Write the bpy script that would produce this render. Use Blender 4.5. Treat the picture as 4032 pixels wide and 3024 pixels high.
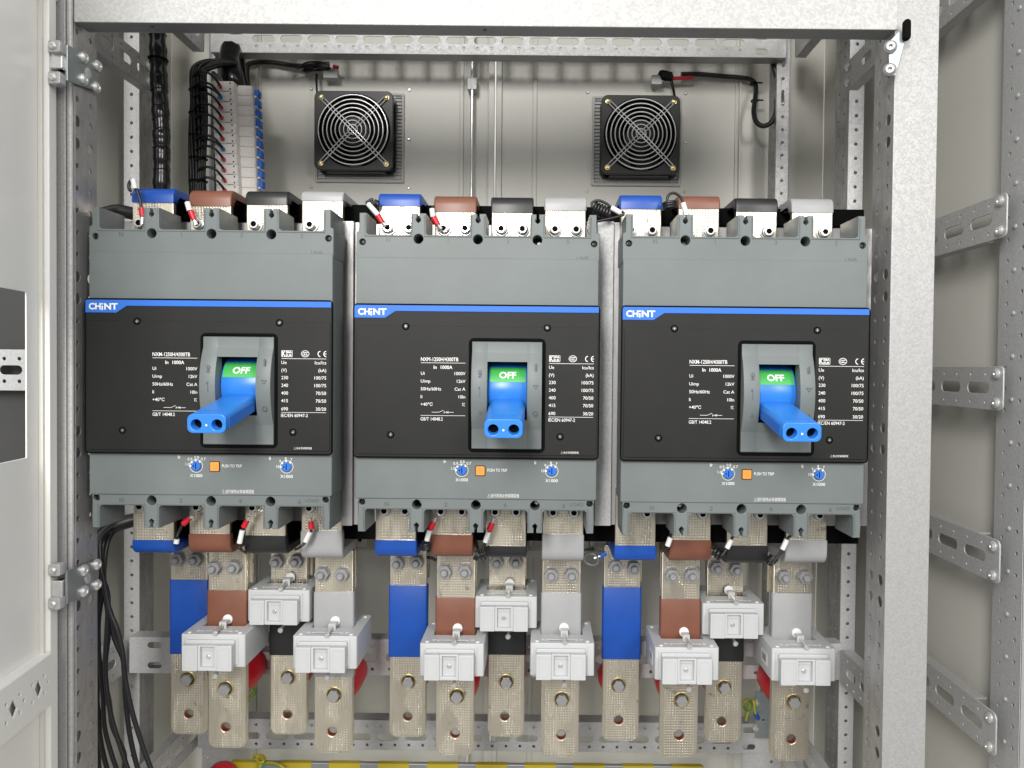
import bpy, math, random
from mathutils import Matrix, Vector, Euler
random.seed(7)
for o in list(bpy.data.objects):
    bpy.data.objects.remove(o)
SC = bpy.context.scene
COL = SC.collection
MM = 0.001
# ---------------------------------------------------------------- camera
DCAM, FPX, UC, VC = 878.0, 3028.0, 2130.0, 1512.0
TH, RO = math.radians(1.1), math.radians(0.55)
fwd = Vector((0, math.cos(TH), -math.sin(TH)))
up0 = Vector((0, math.sin(TH), math.cos(TH)))
rt0 = Vector((1, 0, 0))
RT = rt0 * math.cos(RO) + up0 * math.sin(RO)
UP = up0 * math.cos(RO) - rt0 * math.sin(RO)
cam_d = bpy.data.cameras.new('camera')
cam = bpy.data.objects.new('camera', cam_d)
COL.objects.link(cam)
m = Matrix((RT, UP, -fwd)).transposed().to_4x4()
m.translation = Vector((0, -DCAM * MM, 0))
cam.matrix_world = m
cam_d.sensor_fit = 'HORIZONTAL'
cam_d.sensor_width = 36.0
cam_d.lens = FPX / 4032 * 36
cam_d.shift_x = -(UC - 2016) / 4032
cam_d.clip_start = 0.02
cam_d.clip_end = 50
SC.camera = cam

# ---------------------------------------------------------------- light of the room
w = bpy.data.worlds.new('World')
SC.world = w
w.use_nodes = True
nt = w.node_tree
nt.nodes.clear()
wo = nt.nodes.new('ShaderNodeOutputWorld')
bg = nt.nodes.new('ShaderNodeBackground')
tc = nt.nodes.new('ShaderNodeTexCoord')
sp = nt.nodes.new('ShaderNodeSeparateXYZ')
cr = nt.nodes.new('ShaderNodeValToRGB')
mr = nt.nodes.new('ShaderNodeMapRange')
nt.links.new(tc.outputs['Generated'], sp.inputs[0])
nt.links.new(sp.outputs['Z'], mr.inputs[0])
mr.inputs[1].default_value = -1
mr.inputs[2].default_value = 1
nt.links.new(mr.outputs[0], cr.inputs[0])
e = cr.color_ramp.elements
e[0].position = 0.0; e[0].color = (0.22, 0.21, 0.20, 1)
e[1].position = 1.0; e[1].color = (1.0, 1.0, 1.0, 1)
x = e.new(0.42); x.color = (0.30, 0.30, 0.29, 1)
x = e.new(0.60); x.color = (0.62, 0.62, 0.61, 1)
# the room behind the photographer: soft dark and light masses, a little brighter on the left
wn = nt.nodes.new('ShaderNodeTexNoise'); wn.inputs['Scale'].default_value = 2.2; wn.inputs['Detail'].default_value = 2
nt.links.new(tc.outputs['Generated'], wn.inputs['Vector'])
wm = nt.nodes.new('ShaderNodeMapRange'); nt.links.new(wn.outputs[0], wm.inputs[0])
wm.inputs[1].default_value = 0.38; wm.inputs[2].default_value = 0.62; wm.inputs[3].default_value = 0.65; wm.inputs[4].default_value = 1.35
wx_ = nt.nodes.new('ShaderNodeMapRange'); nt.links.new(sp.outputs['X'], wx_.inputs[0])
wx_.inputs[1].default_value = -1; wx_.inputs[2].default_value = 1; wx_.inputs[3].default_value = 1.22; wx_.inputs[4].default_value = 0.78
wk = nt.nodes.new('ShaderNodeMath'); wk.operation = 'MULTIPLY'
nt.links.new(wm.outputs[0], wk.inputs[0]); nt.links.new(wx_.outputs[0], wk.inputs[1])
wv = nt.nodes.new('ShaderNodeVectorMath'); wv.operation = 'SCALE'
nt.links.new(cr.outputs[0], wv.inputs[0]); nt.links.new(wk.outputs[0], wv.inputs['Scale'])
nt.links.new(wv.outputs[0], bg.inputs[0])
bg.inputs[1].default_value = 1.36
nt.links.new(bg.outputs[0], wo.inputs[0])

def area(name, loc, target, sx, sy, power, col=(1, 0.98, 0.94)):
    d = bpy.data.lights.new(name, 'AREA')
    d.shape = 'RECTANGLE'; d.size = sx; d.size_y = sy; d.energy = power; d.color = col
    o = bpy.data.objects.new(name, d)
    COL.objects.link(o)
    o.location = loc
    o.rotation_euler = (Vector(target) - Vector(loc)).to_track_quat('-Z', 'Y').to_euler()
    return o
area('ceiling_light', (-0.45, -2.2, 0.90), (0, 0.2, 0), 0.45, 1.0, 54)
area('ceiling_light', (1.15, -2.1, 0.80), (0, 0.2, 0), 0.40, 0.9, 21)

SC.view_settings.view_transform = 'Standard'
SC.view_settings.look = 'None'
SC.view_settings.gamma = 1
SC.view_settings.exposure = 0.0
SC.render.engine = 'CYCLES'
SC.cycles.max_bounces = 7
SC.cycles.diffuse_bounces = 4
SC.cycles.glossy_bounces = 4
SC.cycles.caustics_reflective = False
SC.cycles.caustics_refractive = False
try:
    SC.cycles.use_denoising = True
except Exception:
    pass

# ---------------------------------------------------------------- measuring: a pixel of the photo on the plane Y (mm)
def px(u, v, Y):
    d = fwd + RT * ((u - UC) / FPX) - UP * ((v - VC) / FPX)
    t = (Y + DCAM) / d.y
    return d.x * t, d.z * t
def pxx(u, v, X):          # same pixel on the plane X
    d = fwd + RT * ((u - UC) / FPX) - UP * ((v - VC) / FPX)
    t = X / d.x
    return d.y * t - DCAM, d.z * t
def cC(x, y): return (x * .6329, y * .6329)
def cM(x, y): return (1300 + x * .6329, y * .6329)
def cR(x, y): return (2632 + x * .6329, y * .6329)
def bL(x, y): return (x * .6329, 1974 + y * .6329)
def bM(x, y): return (1300 + x * .6329, 1974 + y * .6329)
def bR(x, y): return (2632 + x * .6329, 1974 + y * .6329)

# ---------------------------------------------------------------- materials
def mat(name, col, rough=0.5, metal=0.0, var=0.0, vscale=40, bump=0.0, bscale=400, spec=0.5, coat=0.0, stretch=None, var2=None, rvar=0.0, voro=False):
    mt = bpy.data.materials.new(name)
    mt.use_nodes = True
    n, l = mt.node_tree.nodes, mt.node_tree.links
    b = n['Principled BSDF']
    b.inputs['Base Color'].default_value = (*col, 1)
    b.inputs['Roughness'].default_value = rough
    b.inputs['Metallic'].default_value = metal
    b.inputs['Specular IOR Level'].default_value = spec
    b.inputs['Coat Weight'].default_value = coat
    t = n.new('ShaderNodeTexCoord')
    mp = n.new('ShaderNodeMapping')
    l.new(t.outputs['Object'], mp.inputs[0])
    if stretch: mp.inputs['Scale'].default_value = stretch
    if var > 0:
        if voro:
            a = n.new('ShaderNodeTexVoronoi'); a.inputs['Scale'].default_value = vscale
            out = a.outputs['Color']
            sx = n.new('ShaderNodeSeparateColor'); l.new(out, sx.inputs[0]); out = sx.outputs[0]
            # break the cells up with a finer noise
            a2 = n.new('ShaderNodeTexNoise'); a2.inputs['Scale'].default_value = vscale * 0.22; a2.inputs['Detail'].default_value = 4
            l.new(mp.outputs[0], a2.inputs['Vector'])
            mx = n.new('ShaderNodeMath'); mx.operation = 'MULTIPLY_ADD'; mx.inputs[1].default_value = 0.5
            l.new(out, mx.inputs[0])
            m2 = n.new('ShaderNodeMath'); m2.operation = 'MULTIPLY'; m2.inputs[1].default_value = 0.5
            l.new(a2.outputs[0], m2.inputs[0]); l.new(m2.outputs[0], mx.inputs[2])
            out = mx.outputs[0]
        else:
            a = n.new('ShaderNodeTexNoise'); a.inputs['Scale'].default_value = vscale; a.inputs['Detail'].default_value = 5
            a.inputs['Roughness'].default_value = 0.6
            out = a.outputs[0]
        l.new(mp.outputs[0], a.inputs['Vector'])
        r = n.new('ShaderNodeMapRange')
        r.inputs[1].default_value = 0.3; r.inputs[2].default_value = 0.7
        r.inputs[3].default_value = 1 - var; r.inputs[4].default_value = 1 + var
        l.new(out, r.inputs[0])
        mul = n.new('ShaderNodeVectorMath'); mul.operation = 'SCALE'
        mul.inputs[0].default_value = col
        l.new(r.outputs[0], mul.inputs['Scale'])
        l.new(mul.outputs[0], b.inputs['Base Color'])
        if rvar > 0:
            r2 = n.new('ShaderNodeMapRange')
            r2.inputs[1].default_value = 0.3; r2.inputs[2].default_value = 0.7
            r2.inputs[3].default_value = rough + rvar; r2.inputs[4].default_value = max(0.05, rough - rvar)
            l.new(out, r2.inputs[0]); l.new(r2.outputs[0], b.inputs['Roughness'])
    if bump > 0:
        a = n.new('ShaderNodeTexNoise'); a.inputs['Scale'].default_value = bscale; a.inputs['Detail'].default_value = 3
        l.new(t.outputs['Object'], a.inputs['Vector'])
        bp = n.new('ShaderNodeBump'); bp.inputs['Strength'].default_value = bump; bp.inputs['Distance'].default_value = 0.0006
        l.new(a.outputs[0], bp.inputs['Height']); l.new(bp.outputs[0], b.inputs['Normal'])
    return mt

M = {}
M['housing'] = mat('grey_plastic', (0.140, 0.160, 0.160), 0.48, var=0.09, vscale=9, bump=0.12, bscale=900)
M['cover'] = mat('black_plastic', (0.013, 0.013, 0.0125), 0.5, spec=0.26, var=0.15, vscale=12, bump=0.15, bscale=1200)
M['grime'] = mat('dark_steel', (0.16, 0.16, 0.16), 0.5, metal=0.5)
M['gap'] = mat('black_plastic_and_void', (0.0035, 0.0035, 0.0035), 0.7, spec=0.06)  # near-black; also paints the shade inside holes, sockets and recesses
M['strip'] = mat('bright_blue_plastic', (0.030, 0.155, 0.60), 0.45, spec=0.3)
M['lever'] = mat('blue_handle_plastic', (0.026, 0.20, 0.66), 0.30, var=0.04, vscale=30)
M['green'] = mat('green_plastic', (0.055, 0.42, 0.085), 0.4)
M['orange'] = mat('orange_plastic', (0.85, 0.30, 0.05), 0.4)
M['ink'] = mat('white_ink', (0.80, 0.80, 0.78), 0.5)
M['greyink'] = mat('grey_ink', (0.05, 0.062, 0.064), 0.5)
M['emboss'] = mat('embossed_plastic', (0.085, 0.10, 0.103), 0.45)
M['screw_black'] = mat('black_screw', (0.045, 0.045, 0.048), 0.35, metal=0.8)
M['zinc'] = mat('bright_zinc', (0.74, 0.745, 0.73), 0.28, metal=0.7, var=0.08, vscale=120)
M['galv'] = mat('galvanized_steel', (0.49, 0.493, 0.497), 0.55, metal=0.4, var=0.07, vscale=520, rvar=0.05, voro=True)
M['galv_dim'] = mat('galvanized_steel_dim', (0.385, 0.382, 0.378), 0.5, metal=0.3, var=0.085, vscale=620, rvar=0.04, voro=True)  # same sheet as the top beam, darkened for its weaker light
M['galv_lit'] = mat('spangled_zinc_lit', (0.43, 0.428, 0.42), 0.5, metal=0.2, var=0.09, vscale=420, rvar=0.04, voro=True)  # same sheet as the posts, lightened for the stronger light up high
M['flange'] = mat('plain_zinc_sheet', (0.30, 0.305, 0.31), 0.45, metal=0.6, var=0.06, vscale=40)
M['galv_brushed'] = mat('galvanized_steel_streaked', (0.42, 0.415, 0.415), 0.42, metal=0.6, var=0.22, vscale=60, stretch=(2.5, 1, 0.5), rvar=0.12)
M['steel_dark'] = mat('passivated_steel', (0.36, 0.40, 0.415), 0.36, metal=0.8, var=0.10, vscale=60)
M['cream'] = mat('cream_paint', (0.66, 0.652, 0.60), 0.38, bump=0.35, bscale=260, var=0.02, vscale=5)
M['door'] = mat('light_cream_paint', (0.86, 0.85, 0.82), 0.30, bump=0.12, bscale=180)
M['blackplastic'] = mat('black_glossy_plastic', (0.007, 0.007, 0.008), 0.2)
M['bracket'] = mat('blue_zinc', (0.42, 0.50, 0.52), 0.4, metal=0.6)
M['fan'] = mat('black_fan_plastic', (0.009, 0.009, 0.010), 0.36)
M['dark'] = mat('bay_shade_grey', (0.045, 0.045, 0.044), 0.5)  # dark colour stands in for the dim bay behind the door cutout
M['wire'] = mat('black_wire', (0.010, 0.010, 0.011), 0.38)
M['red'] = mat('red_plastic', (0.60, 0.012, 0.025), 0.38)
M['redins'] = mat('red_resin', (0.60, 0.008, 0.02), 0.38)
M['white'] = mat('white_sleeve', (0.78, 0.78, 0.77), 0.4)
M['mcb'] = mat('white_device_plastic', (0.82, 0.78, 0.745), 0.42)
M['ct'] = mat('white_moulded_plastic', (0.52, 0.532, 0.54), 0.42, var=0.015, vscale=20, bump=0.06, bscale=900)
M['ctdark'] = mat('grey_print', (0.30, 0.31, 0.32), 0.5)
M['grille'] = mat('grey_grille_plastic', (0.50, 0.50, 0.485), 0.45)
M['brass'] = mat('brass', (0.72, 0.58, 0.28), 0.3, metal=1.0)
M['bolt'] = mat('grey_bolt_steel', (0.40, 0.40, 0.41), 0.5, metal=0.75, var=0.1, vscale=200)
M['chrome'] = mat('chromed_wire', (0.86, 0.86, 0.85), 0.22, metal=0.5)
M['yellow'] = mat('yellow_insulation', (0.42, 0.33, 0.02), 0.4)
M['greenw'] = mat('green_insulation', (0.08, 0.30, 0.05), 0.4)
M['copper'] = mat('bare_copper', (0.62, 0.22, 0.10), 0.35, metal=1.0)
M['s_blue'] = mat('blue_sleeve', (0.008, 0.072, 0.38), 0.36, var=0.07, vscale=30, bump=0.12, bscale=70)
M['s_brown'] = mat('brown_sleeve', (0.195, 0.073, 0.044), 0.38, var=0.10, vscale=35, bump=0.25, bscale=60)
M['s_black'] = mat('black_sleeve', (0.018, 0.018, 0.019), 0.36, var=0.1, vscale=35, bump=0.2, bscale=60)
M['s_grey'] = mat('grey_sleeve', (0.35, 0.352, 0.362), 0.40, var=0.04, vscale=35, bump=0.2, bscale=60)

def tinned():
    mt = mat('tinned_copper', (0.79, 0.73, 0.61), 0.34, metal=0.92)
    n, l = mt.node_tree.nodes, mt.node_tree.links
    b = n['Principled BSDF']
    t = n.new('ShaderNodeTexCoord')
    oi = n.new('ShaderNodeObjectInfo')
    # dimples pressed in a square grid of about 2.7 mm
    sep = n.new('ShaderNodeSeparateXYZ'); l.new(t.outputs['Object'], sep.inputs[0])
    def M1(op, a, bb=None, c=None):
        q = n.new('ShaderNodeMath'); q.operation = op
        for i, v in enumerate((a, bb, c)):
            if v is None: continue
            if isinstance(v, (int, float)): q.inputs[i].default_value = v
            else: l.new(v, q.inputs[i])
        return q.outputs[0]
    P = 0.0034
    fx = M1('SUBTRACT', M1('FRACT', M1('DIVIDE', sep.outputs['X'], P)), 0.5)
    fz = M1('SUBTRACT', M1('FRACT', M1('DIVIDE', sep.outputs['Z'], P)), 0.5)
    d = M1('SQRT', M1('ADD', M1('MULTIPLY', fx, fx), M1('MULTIPLY', fz, fz)))
    dot = n.new('ShaderNodeMapRange'); dot.interpolation_type = 'SMOOTHSTEP'
    l.new(d, dot.inputs[0]); dot.inputs[1].default_value = 0.12; dot.inputs[2].default_value = 0.33
    dot.inputs[3].default_value = 1; dot.inputs[4].default_value = 0
    ax = M1('ABSOLUTE', sep.outputs['X'])
    inx = M1('LESS_THAN', ax, 0.0198)
    nz = n.new('ShaderNodeTexNoise'); nz.inputs['Scale'].default_value = 22; nz.inputs['Detail'].default_value = 1
    addv = n.new('ShaderNodeVectorMath'); addv.operation = 'ADD'
    l.new(t.outputs['Object'], addv.inputs[0]); l.new(oi.outputs['Location'], addv.inputs[1])
    l.new(addv.outputs[0], nz.inputs['Vector'])
    pm = n.new('ShaderNodeMapRange'); l.new(nz.outputs[0], pm.inputs[0])
    pm.inputs[1].default_value = 0.36; pm.inputs[2].default_value = 0.52
    dots = M1('MULTIPLY', M1('MULTIPLY', dot.outputs[0], inx), pm.outputs[0])
    # tarnish: soft streaks and small stains
    st = n.new('ShaderNodeTexNoise'); st.inputs['Scale'].default_value = 60; st.inputs['Detail'].default_value = 6
    mp = n.new('ShaderNodeMapping'); mp.inputs['Scale'].default_value = (1.6, 1, 0.35)
    l.new(addv.outputs[0], mp.inputs[0]); l.new(mp.outputs[0], st.inputs['Vector'])
    sr = n.new('ShaderNodeMapRange'); l.new(st.outputs[0], sr.inputs[0])
    sr.inputs[1].default_value = 0.32; sr.inputs[2].default_value = 0.68
    sr.inputs[3].default_value = 0.76; sr.inputs[4].default_value = 1.10
    s2 = n.new('ShaderNodeTexNoise'); s2.inputs['Scale'].default_value = 75; s2.inputs['Detail'].default_value = 4
    l.new(addv.outputs[0], s2.inputs['Vector'])
    s2r = n.new('ShaderNodeMapRange'); l.new(s2.outputs[0], s2r.inputs[0])
    s2r.inputs[1].default_value = 0.66; s2r.inputs[2].default_value = 0.74
    s2r.inputs[3].default_value = 1.0; s2r.inputs[4].default_value = 0.55
    k = M1('MULTIPLY', M1('MULTIPLY', M1('MULTIPLY', sr.outputs[0], M1('ADD', 0.86, M1('MULTIPLY', oi.outputs['Random'], 0.2))), s2r.outputs[0]), M1('SUBTRACT', 1.0, M1('MULTIPLY', dots, 0.30)))
    sc = n.new('ShaderNodeVectorMath'); sc.operation = 'SCALE'; sc.inputs[0].default_value = (0.80, 0.735, 0.61)
    rr_ = n.new('ShaderNodeMapRange'); l.new(st.outputs[0], rr_.inputs[0]); rr_.inputs[1].default_value = 0.35; rr_.inputs[2].default_value = 0.65
    rr_.inputs[3].default_value = 0.44; rr_.inputs[4].default_value = 0.20; l.new(rr_.outputs[0], b.inputs['Roughness'])
    l.new(k, sc.inputs['Scale']); l.new(sc.outputs[0], b.inputs['Base Color'])
    bp = n.new('ShaderNodeBump'); bp.inputs['Strength'].default_value = 0.75; bp.inputs['Distance'].default_value = 0.0005
    bp.invert = True
    l.new(dots, bp.inputs['Height'])
    l.new(bp.outputs[0], b.inputs['Normal'])
    return mt
M['tin'] = tinned()

# ---------------------------------------------------------------- mesh building (everything in mm)
def rect(cx, cy, w, h, r=0, n=4):
    if r <= 0:
        return [(cx - w/2, cy - h/2), (cx + w/2, cy - h/2), (cx + w/2, cy + h/2), (cx - w/2, cy + h/2)]
    pts = []
    for (sx, sy, a0) in ((1, -1, -90), (1, 1, 0), (-1, 1, 90), (-1, -1, 180)):
        for i in range(n + 1):
            a = math.radians(a0 + 90 * i / n)
            pts.append((cx + sx * (w/2 - r) + r * math.cos(a), cy + sy * (h/2 - r) + r * math.sin(a)))
    return pts
def circ(cx, cy, r, n=12):
    return [(cx + r * math.cos(2*math.pi*i/n), cy + r * math.sin(2*math.pi*i/n)) for i in range(n)]
def slot(cx, cy, w, h, n=5):
    return rect(cx, cy, w, h, min(w, h)/2 * 0.999, n)

_cache = {}
def flat(outline, holes=(), th=2.0, bev=0.0, bres=1):
    cu = bpy.data.curves.new('c', 'CURVE')
    cu.dimensions = '2D'; cu.fill_mode = 'BOTH'
    cu.extrude = max(th/2 - bev, 0); cu.bevel_depth = bev; cu.bevel_resolution = bres
    cu.offset = -bev
    for lp in [outline] + list(holes):
        s = cu.splines.new('POLY'); s.points.add(len(lp) - 1)
        for i, p in enumerate(lp): s.points[i].co = (p[0], p[1], 0, 1)
        s.use_cyclic_u = True
    ob = bpy.data.objects.new('c', cu)
    me = bpy.data.meshes.new_from_object(ob)
    vs = [tuple(v.co) for v in me.vertices]; fs = [tuple(p.vertices) for p in me.polygons]
    bpy.data.objects.remove(ob); bpy.data.curves.remove(cu); bpy.data.meshes.remove(me)
    return vs, fs
_H = None
def textgeo(s, bold=0.0, spacing=1.0, shear=0.0):
    cu = bpy.data.curves.new('t', 'FONT')
    cu.body = s; cu.size = 1; cu.offset = bold; cu.space_character = spacing; cu.shear = shear
    cu.resolution_u = 3
    ob = bpy.data.objects.new('t', cu)
    me = bpy.data.meshes.new_from_object(ob)
    vs = [tuple(v.co) for v in me.vertices]; fs = [tuple(p.vertices) for p in me.polygons]
    bpy.data.objects.remove(ob); bpy.data.curves.remove(cu); bpy.data.meshes.remove(me)
    return vs, fs
def fillet(pts, r, n=6):
    out = [Vector(pts[0])]
    for i in range(1, len(pts) - 1):
        a, b, c = Vector(pts[i-1]), Vector(pts[i]), Vector(pts[i+1])
        u, v = (a - b).normalized(), (c - b).normalized()
        ang = u.angle(v)
        d = min(r / math.tan(ang/2), (a-b).length*0.49, (c-b).length*0.49)
        p0, p1 = b + u*d, b + v*d
        for k in range(n + 1):
            t = k / n
            out.append(p0*(1-t)**2 + b*2*t*(1-t) + p1*t*t)
    out.append(Vector(pts[-1]))
    return out
def ribbon(pts, th, r):
    p = fillet(pts, r)
    L, R = [], []
    for i, q in enumerate(p):
        a = p[max(i-1, 0)]; b = p[min(i+1, len(p)-1)]
        t = (b - a).normalized(); nrm = Vector((-t.y, t.x))
        L.append(tuple(q + nrm*th/2)); R.append(tuple(q - nrm*th/2))
    return L + R[::-1]
def spline(pts, n=6):
    P = [Vector(p) for p in pts]
    P = [P[0]*2 - P[1]] + P + [P[-1]*2 - P[-2]]
    out = []
    for i in range(1, len(P) - 2):
        for k in range(n):
            t = k / n
            a, b, c, d = P[i-1], P[i], P[i+1], P[i+2]
            out.append(0.5*((2*b) + (c-a)*t + (2*a-5*b+4*c-d)*t*t + (3*b-a-3*c+d)*t**3))
    out.append(P[-2])
    return out

class MB:
    def __init__(s): s.v = []; s.f = []
    def add(s, vs, fs, mx=None):
        k = len(s.v)
        for v in vs:
            v = Vector(v)
            if mx is not None: v = mx @ v
            s.v.append(tuple(v))
        s.f += [tuple(i + k for i in f) for f in fs]
        return s
    def box(s, x0, x1, y0, y1, z0, z1):
        vs = [(x, y, z) for x in (x0, x1) for y in (y0, y1) for z in (z0, z1)]
        fs = [(0,1,3,2), (4,6,7,5), (0,4,5,1), (2,3,7,6), (0,2,6,4), (1,5,7,3)]
        return s.add(vs, fs)
    def rbox(s, x0, x1, y0, y1, z0, z1, r=2, b=0.6):    # rounded in the front plane, edges eased
        return s.F(rect((x0+x1)/2, (z0+z1)/2, x1-x0, z1-z0, r), (), y0, y1, b)
    def F(s, outline, holes, y0, y1, bev=0.0, bres=1, mx=None):      # plate in the XZ plane between y0 and y1
        vs, fs = flat(outline, holes, y1 - y0, bev, bres)
        yc = (y0 + y1)/2
        return s.add([(x, yc - z, y) for x, y, z in vs], fs, mx)
    def S(s, outline, holes, x0, x1, bev=0.0, bres=1, mx=None):      # plate in the YZ plane between x0 and x1
        vs, fs = flat(outline, holes, x1 - x0, bev, bres)
        xc = (x0 + x1)/2
        return s.add([(xc + z, x, y) for x, y, z in vs], fs, mx)
    def T(s, outline, holes, z0, z1, bev=0.0, bres=1, mx=None):      # plate in the XY plane
        vs, fs = flat(outline, holes, z1 - z0, bev, bres)
        zc = (z0 + z1)/2
        return s.add([(x, y, zc + z) for x, y, z in vs], fs, mx)
    def cyl(s, p0, p1, r0, r1=None, n=16, hexa=False):
        r1 = r0 if r1 is None else r1
        p0, p1 = Vector(p0), Vector(p1)
        ax = (p1 - p0).normalized()
        q = ax.to_track_quat('Z', 'Y')
        vs = []
        for p, r in ((p0, r0), (p1, r1)):
            for i in range(n):
                a = 2*math.pi*i/n
                vs.append(p + q @ Vector((r*math.cos(a), r*math.sin(a), 0)))
        fs = [(i, (i+1) % n, n + (i+1) % n, n + i) for i in range(n)]
        fs += [tuple(range(n))[::-1], tuple(range(n, 2*n))]
        return s.add(vs, fs)
    def lathe(s, base, axis, prof, n=16):      # prof: (distance along axis, radius)
        base = Vector(base); q = Vector(axis).normalized().to_track_quat('Z', 'Y')
        vs = []
        for d, r in prof:
            for i in range(n):
                a = 2*math.pi*i/n
                vs.append(base + q @ Vector((r*math.cos(a), r*math.sin(a), d)))
        fs = []
        for j in range(len(prof) - 1):
            fs += [(j*n + i, j*n + (i+1) % n, (j+1)*n + (i+1) % n, (j+1)*n + i) for i in range(n)]
        fs += [tuple(range(n))[::-1], tuple(range((len(prof)-1)*n, len(prof)*n))]
        return s.add(vs, fs)
    def tube(s, pts, r, n=8, sub=6, smooth=True):
        P = spline(pts, sub) if smooth and len(pts) > 2 else [Vector(p) for p in pts]
        rr = r if callable(r) else (lambda t: r)
        up = Vector((0.3, 0.9, 0.2)).normalized(); vs = []; N = len(P)
        for i, p in enumerate(P):
            t = (P[min(i+1, N-1)] - P[max(i-1, 0)])
            t = t.normalized() if t.length > 0 else Vector((0, 0, 1))
            up = (up - t*up.dot(t))
            up = up.normalized() if up.length > 1e-4 else t.orthogonal().normalized()
            sd = t.cross(up)
            for k in range(n):
                a = 2*math.pi*k/n
                vs.append(p + (up*math.cos(a) + sd*math.sin(a))*rr(i/(N-1)))
        fs = [(i*n+k, i*n+(k+1) % n, (i+1)*n+(k+1) % n, (i+1)*n+k) for i in range(N-1) for k in range(n)]
        fs += [tuple(range(n))[::-1], tuple(range((N-1)*n, N*n))]
        return s.add(vs, fs)
    def ring(s, c, axis, R, r, n=32, m=8, a0=0, a1=360):
        c = Vector(c); q = Vector(axis).normalized().to_track_quat('Z', 'Y')
        full = a1 - a0 >= 360; vs = []; fs = []
        cnt = n if full else n + 1
        for i in range(cnt):
            a = math.radians(a0 + (a1-a0)*i/n)
            for k in range(m):
                b = 2*math.pi*k/m
                vs.append(c + q @ Vector(((R + r*math.cos(b))*math.cos(a), (R + r*math.cos(b))*math.sin(a), r*math.sin(b))))
        for i in range(n):
            j = (i+1) % cnt
            fs += [(i*m+k, j*m+k, j*m+(k+1) % m, i*m+(k+1) % m) for k in range(m)]
        return s.add(vs, fs)
    def text(s, body, x, z, y, cap=3.6, align='L', width=None, bold=0.015, rot=0, sp=1.0, shear=0.0):
        vs, fs = textgeo(body, bold, sp, shear)
        if not vs: return s
        xs = [v[0] for v in vs]; ys = [v[1] for v in vs]
        global _H
        if _H is None:
            hv, _ = textgeo('H'); _H = max(v[1] for v in hv) - min(v[1] for v in hv)
        k = cap/_H
        kx = k if width is None else width/(max(xs) - min(xs))
        off = {'L': min(xs), 'R': max(xs), 'C': (min(xs)+max(xs))/2}[align]
        mx = Matrix.Translation((x, y, z)) @ Matrix.Rotation(-rot, 4, 'Y')
        return s.add([((a - off)*kx, 0, b*k - cap/2) for a, b, c in vs], fs, mx)
    def build(s, name, mt, parent=None, loc=(0, 0, 0), ang=35):
        me = bpy.data.meshes.new(name)
        me.from_pydata([(a*MM, b*MM, c*MM) for a, b, c in s.v], [], s.f)
        me.validate()
        me.polygons.foreach_set('use_smooth', [True]*len(me.polygons))
        me.set_sharp_from_angle(angle=math.radians(ang))
        me.materials.append(M[mt] if isinstance(mt, str) else mt)
        o = bpy.data.objects.new(name, me)
        COL.objects.link(o)
        o.location = [c*MM for c in loc]
        if parent: o.parent = parent
        return o
def tag(o, label=None, cat=None, group=None, kind=None):
    if label: o['label'] = label
    if cat: o['category'] = cat
    if group: o['group'] = group
    if kind: o['kind'] = kind
    return o
def empty(name, loc, label=None, cat=None, group=None):
    o = bpy.data.objects.new(name, None)
    COL.objects.link(o); o.location = [c*MM for c in loc]; o.empty_display_size = 0.02
    return tag(o, label, cat, group)
def copy_tree(o, parent=None):
    c = o.copy(); COL.objects.link(c); c.parent = parent
    for ch in list(o.children): copy_tree(ch, c)
    return c
def screw_head(mb, x, y, z, r, h=1.6, ax=(0, -1, 0)):    # domed cross-recess head facing ax
    mb.lathe((x, y, z), ax, [(0, r), (h*0.5, r), (h, r*0.62), (h, r*0.3), (h*0.45, r*0.12)], 12)
    return mb
# ================================================================ THE CABINET
YB = 452.0            # inner face of the rear doors
XL, XR = -640.0, 482.0
def plain(name, mb, mt, kind='structure'):
    o = mb.build(name, mt); o['kind'] = kind; return o
plain('left_wall', MB().box(XL - 2, XL, 70, YB + 20, -900, 650), 'cream')
plain('right_wall', MB().box(566, 568, -12, YB + 20, -900, 650), 'cream')
plain('partition_wall', MB().box(XR, XR + 1.6, 215, YB, -900, 650), 'cream')
plain('ceiling', MB().box(XL, 566, 30, YB + 20, 651, 653), 'cream')  # unseen top, added to keep room light from leaking in
plain('floor', MB().box(XL, 566, -12, YB + 20, -902, -900), 'cream')  # unseen bottom, closes the cabinet against stray room light
plain('rear_wall', MB().box(XR + 2, 565, YB + 6, YB + 9, -899, 650), 'cream')

# two rear door leaves with folded stiffening channels
xm = px(1950, 500, YB)[0]
def rear_door(x0, x1, label, ribs):
    t = empty('rear_door', ((x0+x1)/2, YB, -100), label, 'door', 'rear doors of the cabinet')
    cx = (x0+x1)/2
    MB().box(x0-cx, x1-cx, 0, 2, -795, 745).build('panel', 'cream', t)
    for a, b, dep in ribs:
        MB().F(rect((a+b)/2 - cx, -25, b-a, 1530, 0), (), -dep, -0.3, 0.8).build('stiffener', 'cream', t)
    return t
def wx(u, v=500): return px(u, v, YB)[0]
rd1 = rear_door(XL + 1, xm - 1, 'left cream rear door leaf carrying the left fan',
    [(wx(1010), wx(1016), 3), (wx(1024), wx(1030), 5), (wx(1811), wx(1826), 4), (wx(1925), wx(1948), 9)])
rd2 = rear_door(xm + 1, XR - 1, 'right cream rear door leaf carrying the right fan',
    [(wx(1956), wx(1976), 7), (wx(2098), wx(2114), 4), (wx(2893), wx(2899), 3), (wx(2908), wx(2916), 5)])
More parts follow.
